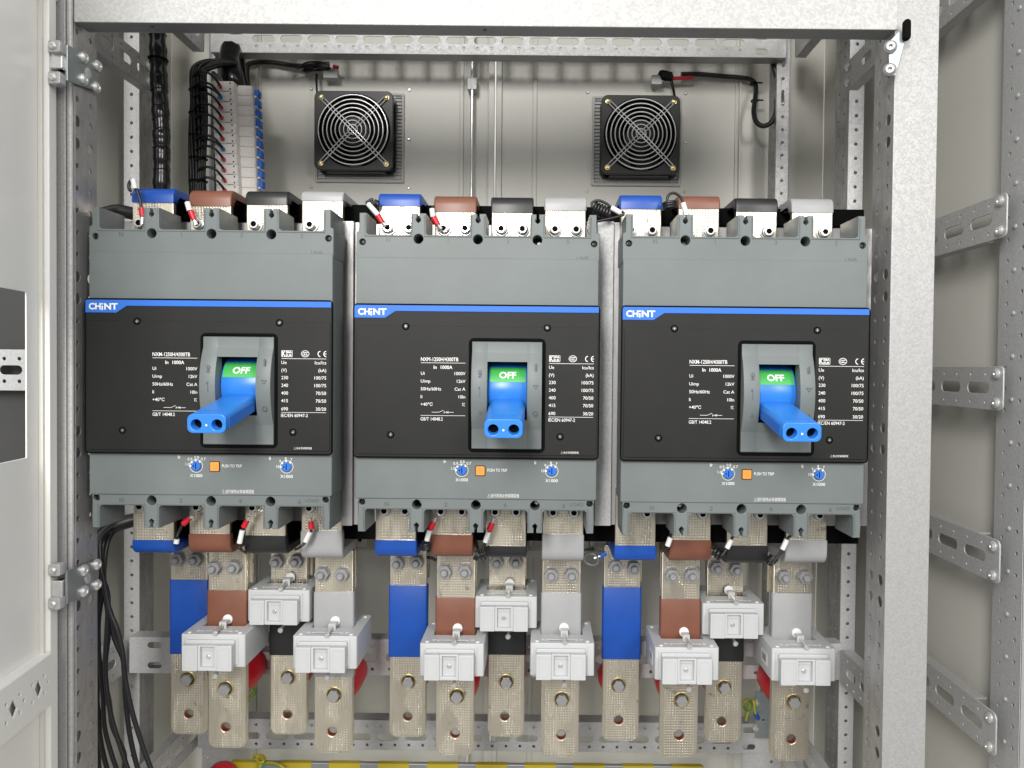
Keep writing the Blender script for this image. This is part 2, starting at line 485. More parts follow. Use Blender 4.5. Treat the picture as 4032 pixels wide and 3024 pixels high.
# recessed grips and a horizontal fold seen between the busbars
for t, (a, b, y0, y1) in ((rd1, (92, 235, 165, 272)), (rd2, (1575, 1645, 215, 300))):
    x0, z0 = px(*bM(a, y1), YB); x1, z1 = px(*bM(b, y0), YB)
    ox, oz = t.location.x/MM, t.location.z/MM
    MB().F(rect((x0+x1)/2-ox, (z0+z1)/2-oz, x1-x0, z1-z0, 2), [rect((x0+x1)/2-ox, (z0+z1)/2-oz, x1-x0-18, z1-z0-14, 1)], -9, -0.3, 0.8).build('recess_frame', 'cream', t)
    MB().box(x0-ox+9, x1-ox-9, -1.2, -0.4, z0-oz+7, z1-oz-7).build('recess', 'gap', t)
for t, xa, xb in ((rd1, XL+30, xm-20), (rd2, xm+20, XR-60)):
    z = px(*bM(700, 292), YB)[1] - t.location.z/MM
    MB().F(rect((xa+xb)/2 - t.location.x/MM, z-5, xb-xa, 10), (), -12, -9.2, 0.6).build('shelf_fold', 'cream', t)
# latch rod
x, z = px(1860, 240, 430); x2, z2 = px(1858, 1500, 430)
rod = empty('latch_rod', (x, 430, 0), 'bright vertical steel rod between the two fans', 'rod')
MB().cyl((0, 0, 640), (0, 0, -860), 2.9).build('shaft', 'zinc', rod)
MB().rbox(-8, 8, -4, 18, 470, 490, 2, 0.8).build('guide', 'galv', rod)

# ---- perforated sections
def holes_col(y, z0, z1, pitch=25.0, r=2.6, big=None, rb=5.6):
    out = []; i = 0; z = z0
    while z < z1:
        rr = rb if (big and i % 7 in big) else r
        out.append(circ(y, z, rr, 12 if rr > 4 else 8))
        z += pitch; i += 1
    return out

# front left post: bright front nose and a perforated side sheet
zL = px(*cC(487, 1170), -5)[1]
def front_post_left():
    t = empty('front_post', (-526, -13, 0), 'left front upright with two hinges and a perforated inner side', 'post')
    z0 = zL - 25*34
    hs = holes_col(8, z0, 600, 25, 3.2, (1, 2), 6.4) + holes_col(33, z0, 600, 25, 3.0, (1, 2), 5.8)
    MB().S(rect(23, -130, 46, 1500), hs, -1.5, 0).build('side_sheet', 'galv_brushed', t)
    MB().F(rect(-13.2, -130, 9.6, 1500, 1), (), 0, 3, 0.8, 2).build('front_sheet', 'galv_dim', t)
    MB().cyl((-4.2, 4.0, -880), (-4.2, 4.0, 620), 4.4, n=20).build('rolled_edge', 'galv_lit', t)  # lighter sheet colour gives the edge its bright line
    MB().F(rect(-19.6, -130, 2.6, 1500, 0.5), (), -3, 40, 0.4).build('lip', 'galv', t)
    return t
front_post_left()
# front right post (between the main bay and the cable bay)
xa = px(3500, 1500, -13)[0]; xb = px(3672, 1500, -13)[0]
def front_post_right():
    t = empty('front_post', (xa, -13, 0), 'wide speckled galvanized upright right of the right breaker', 'post')
    w_ = xb - xa
    hs = []
    z0 = zL - 25*34 + 12
    hs = holes_col(14, z0, 600, 25, 3.1, (1, 2), 6.4) + holes_col(38, z0, 600, 25, 3.0, (1, 2), 5.8)
    MB().F(rect(w_/2, -130, w_, 1500, 2.5), (), 0, 2, 0.9, 2).build('front_sheet', 'galv_dim', t)
    MB().S(rect(27, -130, 50, 1500), hs, 0.2, 1.6).build('side_sheet', 'galv_brushed', t)
    MB().box(w_-1.8, w_-0.3, 2.2, 48, -880, 620).build('outer_sheet', 'galv', t)
    return t
front_post_right()
# near post of the cable bay at the right edge of the photo
def cable_post():
    t = empty('front_post', (546, -13, 0), 'perforated upright along the right edge of the photo', 'post')
    hs = holes_col(12, -856, 600, 25, 2.6) + holes_col(40, -868, 600, 25, 2.6)
    MB().S(rect(28, -130, 56, 1500), hs, 0, 1.5, 0).build('side_sheet', 'galv', t)
    MB().F(rect(30, -130, 60, 1500, 2), (), 0, -0.1 + 2, 0.8).build('front_sheet', 'galv_dim', t)
    for k in range(20): MB().lathe((-0.2, 26, -480 + k*50), (-1, 0, 0), [(0, 3.0), (1.2, 2.7), (2.0, 1.2)], 10).build('rivet', 'galv', t)
    return t
cable_post()
# middle posts: flange facing us plus a perforated side
def mid_post(x_out, x_in, Y, label, side, depth=36, zoff=0, kind='galv'):
    t = empty('inner_post', (x_in, Y, 0), label, 'post')
    wv = abs(x_in - x_out)
    s = -1 if x_out < x_in else 1
    MB().F(rect(s*wv/2, -130, wv, 1500, 1.5), holes_col(s*wv*0.5, -868+zoff, 600, 20.7, 2.4), 0, 1.8, 0.5).build('flange', kind, t)
    MB().S(rect(depth/2+2, -130, depth, 1500), holes_col(depth*0.35, -860+zoff, 600, 20.7, 2.2) + holes_col(depth*0.75, -866+zoff, 600, 20.7, 1.9), *( (-1.5, 0) if s < 0 else (0, 1.5))).build('side_sheet', 'galv_brushed', t)
    return t
Ym = 250
mid_post(px(487, 1000, Ym)[0], px(548, 1000, Ym)[0], Ym, 'perforated inner upright behind the thick black loom on the left', -1, 40)
mid_post(px(3398, 700, Ym)[0], px(3338, 700, Ym)[0], Ym, 'perforated inner upright nearest the wide right front post', 1, 50)
Yr = 385
mid_post(px(822, 700, Yr)[0], px(855, 700, Yr)[0], Yr, 'rear upright beside the white miniature breakers', -1, 30)
mid_post(px(3103, 700, Yr)[0], px(3053, 700, Yr)[0], Yr, 'rear upright beside the looped fan cable on the right', 1, 40)

# top front beam
def top_beam():
    xl, zl = px(291, 92, -15); xr, zr = px(3536, 112, -15)
    zb = (zl + zr)/2
    t = empty('top_beam', (0, -15, zb), 'broad speckled galvanized beam across the top of the cabinet', 'beam')
    MB().F(rect((xl+xr)/2, 80, xr-xl, 160, 1.5), (), 0, 2, 0.8, 2).build('front_sheet', 'galv_lit', t)
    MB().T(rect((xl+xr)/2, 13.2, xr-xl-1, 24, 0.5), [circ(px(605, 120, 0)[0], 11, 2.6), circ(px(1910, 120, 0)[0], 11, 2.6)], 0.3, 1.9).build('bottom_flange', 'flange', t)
    MB().box(xl+1, xr-1, 25.5, 27, 0.3, 14).build('return_lip', 'galv_brushed', t)
    return t
top_beam()
# corner bracket under the right end of the beam
def corner_bracket():
    pts = [px(*cR(*c), -22) for c in ((1440, 190), (1472, 200), (1474, 250), (1415, 465), (1378, 472), (1372, 262))]
    ox, oz = pts[2]
    t = empty('corner_bracket', (ox, -20, oz), 'pale blue zinc corner bracket under the right end of the top beam', 'bracket')
    MB().F([(x-ox, z-oz) for x, z in pts][::-1], (), -1.5, 1.0, 0.4).build('plate', 'bracket', t)
    x, z = px(*cR(1483, 186), -26); MB().F(slot(x-ox, z-oz, 8, 23), (), -9, -1.7, 2, 2).build('rubber_plug', 'gap', t)
    for c in ((1392, 285), (1387, 427)):
        x, z = px(*cR(*c), -26); m_ = MB(); screw_head(m_, x-ox, -1.6, z-oz, 7.2, 5.0, (-0.35, -1, 0)); m_.build('screw', 'bolt', t)
corner_bracket()

# rear upper strut rail with long slots
def strut(name, label, u0, v0, u1, v1, Y, h, slots, small, mt='galv', flange=24, endslots=True, v_mid=None):
    xl = px(u0, v0, Y)[0]; xr = px(u1, v1, Y)[0]
    zc = (px(u0, v0, Y)[1] + px(u1, v1, Y)[1])/2
    t = empty(name, ((xl+xr)/2, Y, zc), label, 'rail')
    W_ = xr - xl; hs = []
    sp_, sw, shh, sz = slots
    n = int((W_ - 12)//sp_)
    x = -n*sp_/2 + sp_/2
    for i in range(n):
        if not (endslots and i in (0, n-1)): hs.append(slot(x, sz, sw, shh))
        else: hs += [slot(x, h*0.28, 20, 9), slot(x, -h*0.28, 20, 9)]
        x += sp_
    for zz, off in small:
        x = -n*sp_/2 + sp_/4 + off
        while x < W_/2 - 8:
            
            if abs(x) < (n-2)*sp_/2 + 4 or not endslots: hs.append(circ(x, zz, 2.4, 8))
            x += sp_/2
    MB().F(rect(0, 0, W_, h, 1.5), hs, 0, 1.8, 0.4).build('web', mt, t)
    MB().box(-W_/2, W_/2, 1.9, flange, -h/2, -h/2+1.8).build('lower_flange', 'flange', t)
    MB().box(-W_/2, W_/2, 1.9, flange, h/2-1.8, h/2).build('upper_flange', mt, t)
    return t
strut('cross_rail', 'rear upper cross rail with a row of long slots above the fans', 829, 158, 3097, 171, 367, 42,
      (44.4, 34.5, 11, 1.6), [(-10.5, 0), (17.5, 0)], 'galv', 26)
strut('cross_rail', 'slotted cross rail crossing directly behind the current transformers', 509, 2572, 3315, 2614, 217, 52,
      (50, 36, 12.5, 0), [(-17, 0), (17, 0)], 'galv', 26)
strut('cross_rail', 'lowest slotted cross rail behind the busbar ends', 778, 2885, 3043, 2912, 340, 48,
      (44.4, 34.5, 11, -3), [(-16, 0), (15, 0)], 'galv', 26)

# side rails run front to back
def side_rail(label, X, y0, y1, zc, h, facing, slots=(44, 30, 12), mt='galv', screws=(), name='side_rail', cap=True, first=None):
    t = empty(name, (X, y0, zc), label, 'rail')
    L = y1 - y0; hs = []
    n = int((L-22)//slots[0]); y = first or (L/2 - n*slots[0]/2 + slots[0]/2 + 4)
    for i in range(n):
        hs.append(slot(y, 0, slots[1], slots[2])); 
        for q in (-slots[0]/4, slots[0]/4):
            for zz in (-h*0.33, h*0.33): hs.append(circ(y+q, zz, 2.0, 8))
        y += slots[0]
    th = (0, 1.8) if facing < 0 else (-1.8, 0)
    MB().S(rect(L/2, 0, L, h, 7), hs, *th, 0.4).build('web', mt, t)
    a, b = ((1.9, 16) if facing < 0 else (-16, -1.9))
    if cap:
        f0_ = 46 if X == 530 else 12
        MB().box(a, b, f0_, L-6, h/2-1.8, h/2).build('upper_flange', mt, t)
        MB().box(a, b, f0_, L-6, -h/2, -h/2+1.8).build('lower_flange', mt, t)
    for (yy, zz) in screws:
        m_ = MB(); screw_head(m_, facing*0.2, yy, zz, 6.5, 4, (facing, -0.0, 0)); m_.build('screw', 'zinc', t)
    return t
def zat(u, v, X): return pxx(u, v, X)
# main bay, left top: near end under the post, far end at the inner post
y_n, z_n = pxx(*cC(610, 255), -560); y_f, z_f = pxx(*cC(905, 447), -560)
side_rail('perforated side rail at the top left running back from the front post', -560, 34, 234, z_f, 40, 1, screws=((184, 11), (184, -11)), first=38)
y_n, z_n = pxx(*cR(1300, 380), 430); y_f, z_f = pxx(*cR(1090, 492), 430)
side_rail('perforated side rail at the top right running back from the front post', 430, 42, 228, z_f, 40, -1, screws=((174, 11), (174, -11)), first=26)
side_rail('perforated side rail at the lower left behind the hanging black cables', -590, 34, 216, px(509, 2572, 217)[1]-2, 50, 1)
side_rail('perforated side rail at the lower right end of the transformer rail', 432, 42, 216, px(3315, 2614, 217)[1]-2, 50, -1)
side_rail('dark side rail at the lower left corner running to the rear rail', -548, 160, 366, px(778, 2885, 340)[1]-4, 46, 1)
side_rail('side rail at the lower right corner running to the rear rail', 404, 170, 366, px(3043, 2912, 340)[1]-4, 46, -1)
side_rail('side rail at the upper left corner leading to the rear upper rail', -545, 160, 366, px(829, 165, 367)[1]+4, 46, 1)
side_rail('side rail at the upper right corner leading to the rear upper rail', 402, 170, 366, px(3097, 187, 367)[1]+4, 46, -1)
# cable bay rails
names = ['topmost rail of the cable bay, mostly hidden at the top right', 'second rail from the top in the cable bay, angled upward in view', 'middle rail of the cable bay with two long slots', 'second rail from the bottom in the cable bay, angled downward in view', 'lowest rail of the cable bay at the bottom right corner']
for lab, (u, v) in zip(names, ((4080, 20), (3985, 835), (3975, 1531), (3955, 2226), (3945, 2920))):
    yy, zz = pxx(u, v, 530)
    if lab.startswith('topmost'): zz = 486
    side_rail(lab, 530, 4, 306, zz, 51, -1, slots=(62, 46, 13.5), screws=((11, 17), (11, -17)), first=51)
# rear parts of the cable bay
t = empty('inner_post', (560, 330, 0), 'plain rear upright of the cable bay', 'post')
MB().S(rect(20, -130, 40, 1500), holes_col(20, -868, 600, 25, 2.4), -1.6, 0).build('side_sheet', 'galv', t)

# mounting plate behind the three breakers
xl, zt = px(300, 870, 102); xr, zb = px(3418, 2072, 102)
t = empty('mounting_plate', (0, 102, 0), 'streaked galvanized plate that carries the three breakers', 'plate')
for a, b in ((xl+8, px(1395, 1500, 102)[0]), (px(1395, 1500, 102)[0]+1.0, px(2401, 1500, 102)[0]), (px(2401, 1500, 102)[0]+1.2, xr)):
    MB().F(rect((a+b)/2, (zt+zb)/2, b-a, zt-zb, 1), (), 0, 2.5, 0.6).build('sheet', 'galv_brushed', t)
    MB().box(b-1.9, b-0.1, 2.6, 16, zb+1, zt-1).build('folded_edge', 'galv', t)
for (a, b), lab in (((1347, 1412), 'streaked galvanized channel in the gap between the left and middle breakers'), ((2352, 2447), 'speckled galvanized channel in the gap between the middle and right breakers')):
    xa_, z1_ = px(a, 870, 60); xb_ = px(b, 870, 60)[0]; z0_ = px(a, 2070, 60)[1]
    w_ = xb_ - xa_
    t = empty('support_channel', ((xa_+xb_)/2, 60, (z0_+z1_)/2), lab, 'channel')
    h_ = z1_ - z0_
    MB().F(rect(-w_*0.14, 0, w_*0.68, h_, 1), (), 0, 1.6, 0.5).build('web', 'galv' if a > 2000 else 'galv_brushed', t)
    MB().F(rect(w_*0.34, 0, w_*0.26, h_, 1), (), 7, 8.6, 0.5).build('step', 'galv_brushed', t)
    MB().box(-w_/2+0.3, -w_/2+2, 1.7, 38, -h_/2, h_/2).box(w_*0.2-2, w_*0.2-0.2, 1.7, 38, -h_/2, h_/2).build('side', 'galv_brushed', t)
for z, lab in ((zt+14, 'dark bar put in for the shade behind the upper terminals'), (zb-13, 'dark bar put in for the shade behind the lower terminals')):
    t = empty('shade_bar', (-70, 112, z), lab, 'bar')
    MB().rbox(-430, 480, -6, 14, -11, 11, 2, 1).build('bar', 'gap', t)  # black bars stand in for the shaded gaps along the plate edges

# ---- the open door on the left
def door():
    ang = math.atan2(0.122, 1.0)
    t = empty('cabinet_door', (-545, -18, 0), 'open cream cabinet door at the left with a square cutout', 'door')
    t.rotation_euler = (0, 0, ang)
    # local frame: +X to the right of the face, -Y towards the camera
    def dl(u, v):                      # photo pixel -> (y, z) on the door face
        d = fwd + RT*((u-UC)/FPX) - UP*((v-VC)/FPX)
        o = Vector((0, -DCAM, 0)) - Vector((-545, -18, 0))
        R_ = Matrix.Rotation(-ang, 3, 'Z'); o = R_ @ o; d = R_ @ d
        k = (-4 - o.x)/d.x; p = o + d*k
        return p.y, p.z
    ye, z1 = dl(104, 1000 + 237*.6329); _, z0 = dl(104, 1000 + 1268*.6329)
    hy = ye - 150
    rl = [dl(*bL(0, 1290)), dl(*bL(370, 1005))]
    MB().S(rect(-282, -130, 520, 1500, 0), [rect(hy, (z0+z1)/2, 300, z1-z0, 1)], -5.6, -4, 0.5).build('panel', 'door', t)
    m_ = MB()
    m_.S(rect(-13, -130, 16, 1500, 0), (), -4, 6, 1.2, 2)
    m_.S(rect(-2, -130, 3.5, 1500, 0), (), -6, 2, 0.8)
    m_.build('folded_edge', 'door', t)
    MB().S(rect(-23.5, -130, 4, 1500, 0), (), -3.9, 1.0, 0.8).build('gasket', 'cream', t)
    zt_ = dl(242, 50)[1]
    MB().S(rect(-250, zt_+45, 500, 90, 1), (), -3.9, 5.5, 1.0, 2).S(rect(-250, zt_-4, 490, 3, 1), (), -3.9, 1.5, 0.8).build('top_fold', 'door', t)
    # perforated stiffening rail below the cutout
    zr = rl[1][1]
    dm = []
    L = 480; y0 = -24 - L
    y = -24 - 30
    while y > y0 + 20:
        dm.append([(y-7, zr+2.5), (y, zr-10), (y+7, zr+2.5-5), (y, zr+10)])
        for q, zz in ((12, 9), (12, -9), (-12, 9), (-12, -9), (20, 0)): dm.append(circ(y+q, zr+zz, 2.2, 8))
        y -= 48
    MB().S(rect(y0+L/2, zr, L, 56, 1.5), dm, 8, 10, 0.6).build('stiffening_rail', 'door', t)
    m_ = MB(); m_.box(-3.9, 8, y0, y0+L, zr+26, zr+27.8); m_.box(-3.9, 8, y0, y0+L, zr-27.8, zr-26)
    m_.build('rail_flange', 'door', t)
    return t, (z0+z1)/2
D_, zcut = door()
# what shows through the cutout: a strip rail of the neighbouring cabinet in its dark bay
t = empty('neighbour_rail', (-640, 40, px(50, 1457, 40)[1]), 'galvanized perforated rail seen through the cutout of the open door', 'rail')
MB().F(rect(-60, 0, 190, 49, 1), [slot(7+k*-45, 0, 27, 11) for k in range(3)] + [circ(17-k*18, s*13.5, 2.3, 8) for k in range(6) for s in (-1, 1)], 0, 1.8, 0.4).build('web', 'galv', t)
plain('neighbour_shade_sheet', MB().box(-900, -606, 130, 134, -900, 650).box(-700, -604, 62, 64, -900, 650), 'dark')  # added dark sheets paint the shade seen through the cutout; the nearer masks the interior

# hinges
def hinge(v_plate, knuckles, scr, hole, lab, corners):
    X = -524
    t = empty('hinge', (X, -18, pxx(*v_plate, X)[1]), lab, 'hinge', 'hinges of the open door')
    z0 = t.location.z/MM
    poly = []
    for c in corners:
        y, z = pxx(*c, X); poly.append((y+18, z-z0))
    MB().S(poly, (), 0, 3.0, 0.7).build('plate', 'steel_dark', t)
    for c in scr:
        y, z = pxx(*c, X); m_ = MB(); screw_head(m_, 3, y+18, z-z0, 6.6, 4.6, (1, -0.1, 0)); m_.build('screw', 'zinc', t)
    y, z = pxx(*hole, X); MB().lathe((3.05, y+18, z-z0), (1, 0, 0), [(0, 6), (0.3, 6), (0.5, 5)], 16).build('hole_disc', 'zinc', t)
    # knuckle and the two door blocks
    a, b = knuckles[1]
    x1, z1 = px(*a, -32); x2, z2 = px(*b, -26)
    MB().rbox(x1-X, x2-X+2, -17, -5, z2-z0, z1-z0, 2, 1.2).cyl((x2-X-2, -10, z2-z0), (x2-X-2, -10, z1-z0), 4.5).build('knuckle', 'zinc', t)
    for c in (knuckles[0], knuckles[2]):
        x, z = px(*c, -42)
        m_ = MB().rbox(x-X-6.5, x-X+6.5, -24, -12, z-z0-6.5, z-z0+6.5, 2, 1); m_.build('clamp_block', 'galv', t)
        m_ = MB(); screw_head(m_, x-X-1, -24.2, z-z0, 4.0, 3); m_.build('screw', 'zinc', t)
    return t
hinge(cC(500, 400), (cC(335, 285), (cC(312, 315), cC(408, 445)), cC(335, 480)),
      [cC(500, 358), cC(585, 410), cC(498, 493), cC(577, 543)], cC(532, 455), 'upper hinge of the open door, near the top beam',
      [cC(403, 278), cC(600, 372), cC(600, 572), cC(403, 500)])
hinge(bL(500, 510), (bL(335, 430), (bL(312, 490), bL(408, 590)), bL(335, 640)),
      [bL(500, 428), bL(582, 392), bL(500, 560), bL(582, 518)], bL(530, 480), 'lower hinge of the open door, beside the hanging cables',
      [bL(403, 430), bL(600, 362), bL(600, 545), bL(403, 640)])
# ================================================================ CIRCUIT BREAKERS
# local frame: x right, z up, y into the cabinet, origin at the centre of the black cover's face
BW = 139.0
def body_outlines():
    top = [(-BW, 138.6), (-BW, 168), (-135.5, 168)]
    # upper terminal comb
    def comb(z_floor, z_tip, s):
        pts = []
        teeth = [(-135.5, -127.5), (-77, -59.5), (-9, 9), (59.5, 77), (127.5, 135.5)]
        for i, (a, b) in enumerate(teeth):
            if i > 0: pts += [(a-2.2, z_floor), (a, z_floor + s*2.2)]
            pts += [(a, z_tip)]
            if i in (1, 2, 3):
                c = (a+b)/2
                pts += [(c-1.6, z_tip), (c-1.6, z_tip - s*5)] + [(c-2.6, z_tip - s*6), (c-2.8, z_tip - s*8.5), (c, z_tip - s*11), (c+2.8, z_tip - s*8.5), (c+2.6, z_tip - s*6)] + [(c+1.6, z_tip - s*5), (c+1.6, z_tip)]
            pts += [(b, z_tip)]
            if i < 4: pts += [(b, z_floor + s*2.2), (b+2.2, z_floor)]
        return pts
    up = [(-BW, 138.5), (-BW, 170.5), (-135.5, 172.5)] + comb(168, 192.7, 1) + [(135.5, 172.5), (BW, 170.5), (BW, 138.5)]
    lo = [(-136, -134.6), (-136, -160)] + comb(-147, -173, -1) + [(136, -160), (136, -134.6)]
    return up, lo
def make_breaker(loc):
    t = empty('circuit_breaker', loc)
    up, lo = body_outlines()
    hb = [circ(-68, 163.5, 5.6), circ(0, 163.5, 5.6), circ(68, 163.5, 5.6), circ(-132, 159.5, 3.7), circ(133, 159.5, 3.7)]
    hl = [circ(-68, -145 + 0.6, 5.6), circ(0, -144.4, 5.6), circ(68, -144.4, 5.6), circ(-131, -139.5, 3.7), circ(131, -139.5, 3.7)]
    hl = [circ(-68, -141.5, 5.6), circ(0, -141.5, 5.6), circ(68, -141.5, 5.6), circ(-131, -138.8, 3.6), circ(131, -138.8, 3.6)]
    opening = rect(35.6, -9, 46, 67, 0.6)
    m_ = MB()
    m_.F(up, hb, 4.2, 58, 0.7, 2)
    m_.F(lo[::-1], hl, 4.2, 58, 0.7, 2)
    m_.F(rect(0, 28.7 - 25, 277, 276.5, 2.0), [opening], 3.0, 52, 1.0, 2)
    m_.rbox(-BW+9, BW-9, 58, 101, -140, 160, 2, 1)
    m_.box(-134, 134, 46, 57, 150, 166)      # floor of the bores
    m_.box(-134, 134, 46, 57, -146, -136)
    m_.build('housing', 'housing', t)
    # thin bead round every terminal mouth
    for s, zf, zt in ((1, 168, 190), (-1, -147, -170)):
        for a, b in ((-127.5, -77), (-59.5, -9), (9, 59.5), (77, 127.5)):
            p = [(a-1.6, zt), (a-1.6, zf - s*1.6), (b+1.6, zf - s*1.6), (b+1.6, zt)]
            MB().tube([(x, 4.1, z) for x, z in p], 0.7, 6, smooth=False).build('terminal_rim', 'housing', t)
    # black cover and raised panel
    cov = MB().F(rect(0, 1, 280, 175, 4), [rect(35, -14.4, 83, 125.5, 4)], -2.4, 2.9, 1.2, 3).build('front_cover', 'cover', t)
    MB().F(rect(0.5, -9.5, 274, 146, 3), [rect(35, -14.4, 83, 125.5, 4)], -3.4, -2.2, 0.4, 2).build('raised_panel', 'cover', cov)
    MB().F(rect(0, 1, 280.8, 175.8, 4.4), [rect(0, 1, 277.4, 172.4, 3)], -2.75, -1.2, 0.5, 2).build('cover_edge', 'gap', cov)
    MB().F(rect(35, -14.4, 87.5, 130, 6), [rect(35, -14.4, 81, 123.5, 4)], -4.2, -1.5, 0.6, 2).build('handle_rim', 'gap', cov)
    m_ = MB()
    for x, z in ((-80.5, 62.9), (80.3, 62.6), (-97, -60.5), (96, -61)):
        s_ = MB(); s_.cyl((x, -3.46, z), (x, -2.3, z), 4.3, n=20); s_.build('screw_hole', 'gap', cov)  # black disc paints the shaded hole on the cover
        s_ = MB(); s_.lathe((x, -3.45, z), (0, -1, 0), [(0, 2.6), (0.3, 2.5), (0.45, 1.8)], 12)
        o = s_.build('screw', 'screw_black', cov)
        s_ = MB(); a = 0.5
        s_.box(x-1.6, x+1.6, -3.97, -3.91, z-0.3, z+0.3); s_.box(x-0.3, x+0.3, -3.98, -3.92, z-1.6, z+1.6)
        s_.build('cross_slot', 'bolt', o)
    # blue strip with its tab
    st = MB().F([(-139, 72.4), (-104, 72.4), (-98, 76.5), (-92, 80.3), (138.7, 80.3), (138.7, 87), (-137.5, 87), (-139, 85.5)], (), -3.3, -2.2, 0.35, 2).build('brand_strip', 'strip', t)
    lg = MB()
    lg.text('CH', -135, 79.5, -3.42, 6.6, 'L', 13.6, 0.035)
    lg.text('\u0131', -120.6, 78.7, -3.42, 6.4, 'L', 1.6, 0.035)
    lg.box(-121.0, -118.6, -3.44, -3.40, 81.6, 83.0)
    lg.text('NT', -117.6, 79.5, -3.42, 6.6, 'L', 15.2, 0.035)
    lg.build('logo', 'ink', st)
    # handle surround, arched towards us
    arch = [(2.8, -75.3), (-5.0, -75.3), (-5.8, -74.5), (-5.8, -53)]
    for k in range(0, 11):
        a = k/10; z = -52 + a*86
        arch.append((-6.2 - 10.5*math.sin(math.pi*a)**0.8 if 0 < a < 1 else -6.2, z))
    arch += [(-5.8, 35.5), (-5.8, 45.7), (-5.0, 46.5), (2.8, 46.5)]
    # clip the side profile for the four pieces of the frame
    def clipz(p, z0, z1):
        out = []
        for i in range(len(p)):
            a, b = p[i], p[(i+1) % len(p)]
            ina, inb = z0 <= a[1] <= z1, z0 <= b[1] <= z1
            if ina: out.append(a)
            cuts = []
            for zc in (z0, z1):
                if (a[1]-zc)*(b[1]-zc) < 0:
                    k = (zc-a[1])/(b[1]-a[1]); cuts.append((k, (a[0]+k*(b[0]-a[0]), zc)))
            for _, c in sorted(cuts): out.append(c)
        return out
    m_ = MB()
    m_.S(arch[::-1], (), -4.7, 13.1, 0.5); m_.S(arch[::-1], (), 58.1, 74.7, 0.5)
    m_.S(clipz(arch, 23.8, 60)[::-1], (), 12.5, 58.7, 0); m_.S(clipz(arch, -90, -41.9)[::-1], (), 12.5, 58.7, 0)
    su = m_.build('handle_surround', 'housing', t, ang=25)
    m_ = MB().box(12.6, 58.6, 44, 46, -43, 25).box(12.0, 12.9, 3, 44, -43, 25).box(58.3, 59.2, 3, 44, -43, 25)
    m_.build('recess', 'gap', su)
    MB().box(13, 58.2, 0, 20, 23.9, 26).build('recess_ceiling', 'housing', su)
    m_ = MB()
    m_.text('ON', 5.2, 10.5, -16.4, 3.8, 'C', rot=math.pi/2*-1, bold=0.01)
    m_.text('OFF', 5.2, -31, -14.0, 3.8, 'C', rot=math.pi/2*-1, bold=0.01)
    m_.box(5.0, 5.5, -17.0, -16.8, -16, -4); m_.box(3.6, 5.0, -17.0, -16.8, -7, -4.4)
    m_.box(67, 69, -15.6, -15.4, 14, 22)
    m_.F([(64.5, -2), (71, -2), (67.8, -7)], [[(65.5, -2.6), (70, -2.6), (67.8, -5.8)]], -17.1, -16.9)
    m_.ring((67.8, -14.2, -34), (0, 1, 0), 2.4, 0.45, 16, 6)
    m_.build('moulded_marks', 'emboss', su)
    # toggle: drum, lever and its green OFF field
    dr = [(32 - 35*math.cos(math.radians(a)), -9 + 35*math.sin(math.radians(a))) for a in range(-100, 101, 8)]
    tg = MB().S(dr[::-1], (), 13.8, 57.6, 0.5, 1).build('toggle_handle', 'lever', t, ang=30)
    gl = []
    for a in range(16, 52, 4): gl.append((32 - 35.3*math.cos(math.radians(a)), -9 + 35.3*math.sin(math.radians(a))))
    gi = [(p[0]+1.0, p[1]) for p in gl]
    MB().S(gl + gi[::-1], (), 15.2, 56.0).build('off_field', 'green', tg)
    lt = MB(); vs, fs = textgeo('OFF', 0.035)
    xs = [v[0] for v in vs]; k = 19.5/(max(xs)-min(xs)); cx = (max(xs)+min(xs))/2; h_ = max(v[1] for v in vs)
    out = []
    for a, b, c in vs:
        z = 8.9 + (b/h_ - 0.5)*7.2
        s_ = (z + 9)/35.45
        out.append((35.6 + (a-cx)*k, 32 - 35.55*math.sqrt(1 - s_*s_) - 0.05, z))
    lt.add(out, fs).build('off_text', 'ink', tg)
    # lever
    ang = math.radians(20)
    R_ = Matrix.Identity(4); R_[2][1] = 0.195; R_ = Matrix.Translation((35.6, -2, -28.5)) @ R_
    # local lever frame: -y along the lever
    m_ = MB()
    ho = [circ(-10.6, -1.2, 5.5, 24), circ(10.6, -1.2, 5.5, 24)]
    m_.F(rect(0, 0, 39.6, 19.5, 6, 6), ho, -88, 4, 0.8, 3, mx=R_)
    m_.build('lever', 'lever', tg, ang=32)
    q = MB(); q.F(rect(0, 9.4, 25, 0.9, 0), (), -77, -75.4, mx=R_); q.F(rect(0, 9.4, 25, 0.9, 0), (), -73, -71.4, mx=R_)
    q.F(rect(-19.9, -1, 0.9, 11, 0), (), -80, -10, mx=R_); q.F(rect(19.9, -1, 0.9, 11, 0), (), -80, -10, mx=R_)
    q.build('grip_ridge', 'strip', tg)
    q = MB()
    for sx in (-10.6, 10.6): MB().F(circ(sx, -1.2, 5.8, 16), (), -78, -76, mx=R_).build('lever_bore', 'gap', tg)  # black discs darken the bores with painted shade
    q = MB().F(circ(0, -1.5, 1.1, 10), (), -88.2, -87.8, mx=R_); q.build('lever_dot', 'ink', tg)
    # ratings printed on the panel
    Y = -3.5
    r = MB()
    r.text('NXM-1250H/4300TB', -63, 26, Y, 4.1, 'L', 42.5, 0.012)
    r.box(-63, -12.3, Y-.02, Y+.02, 21.7, 22.15)
    r.text('In', -48.5, 17, Y, 3.7, 'L', None, 0.014); r.text('1000A', -40.5, 17, Y, 3.7, 'L', 13.4, 0.014)
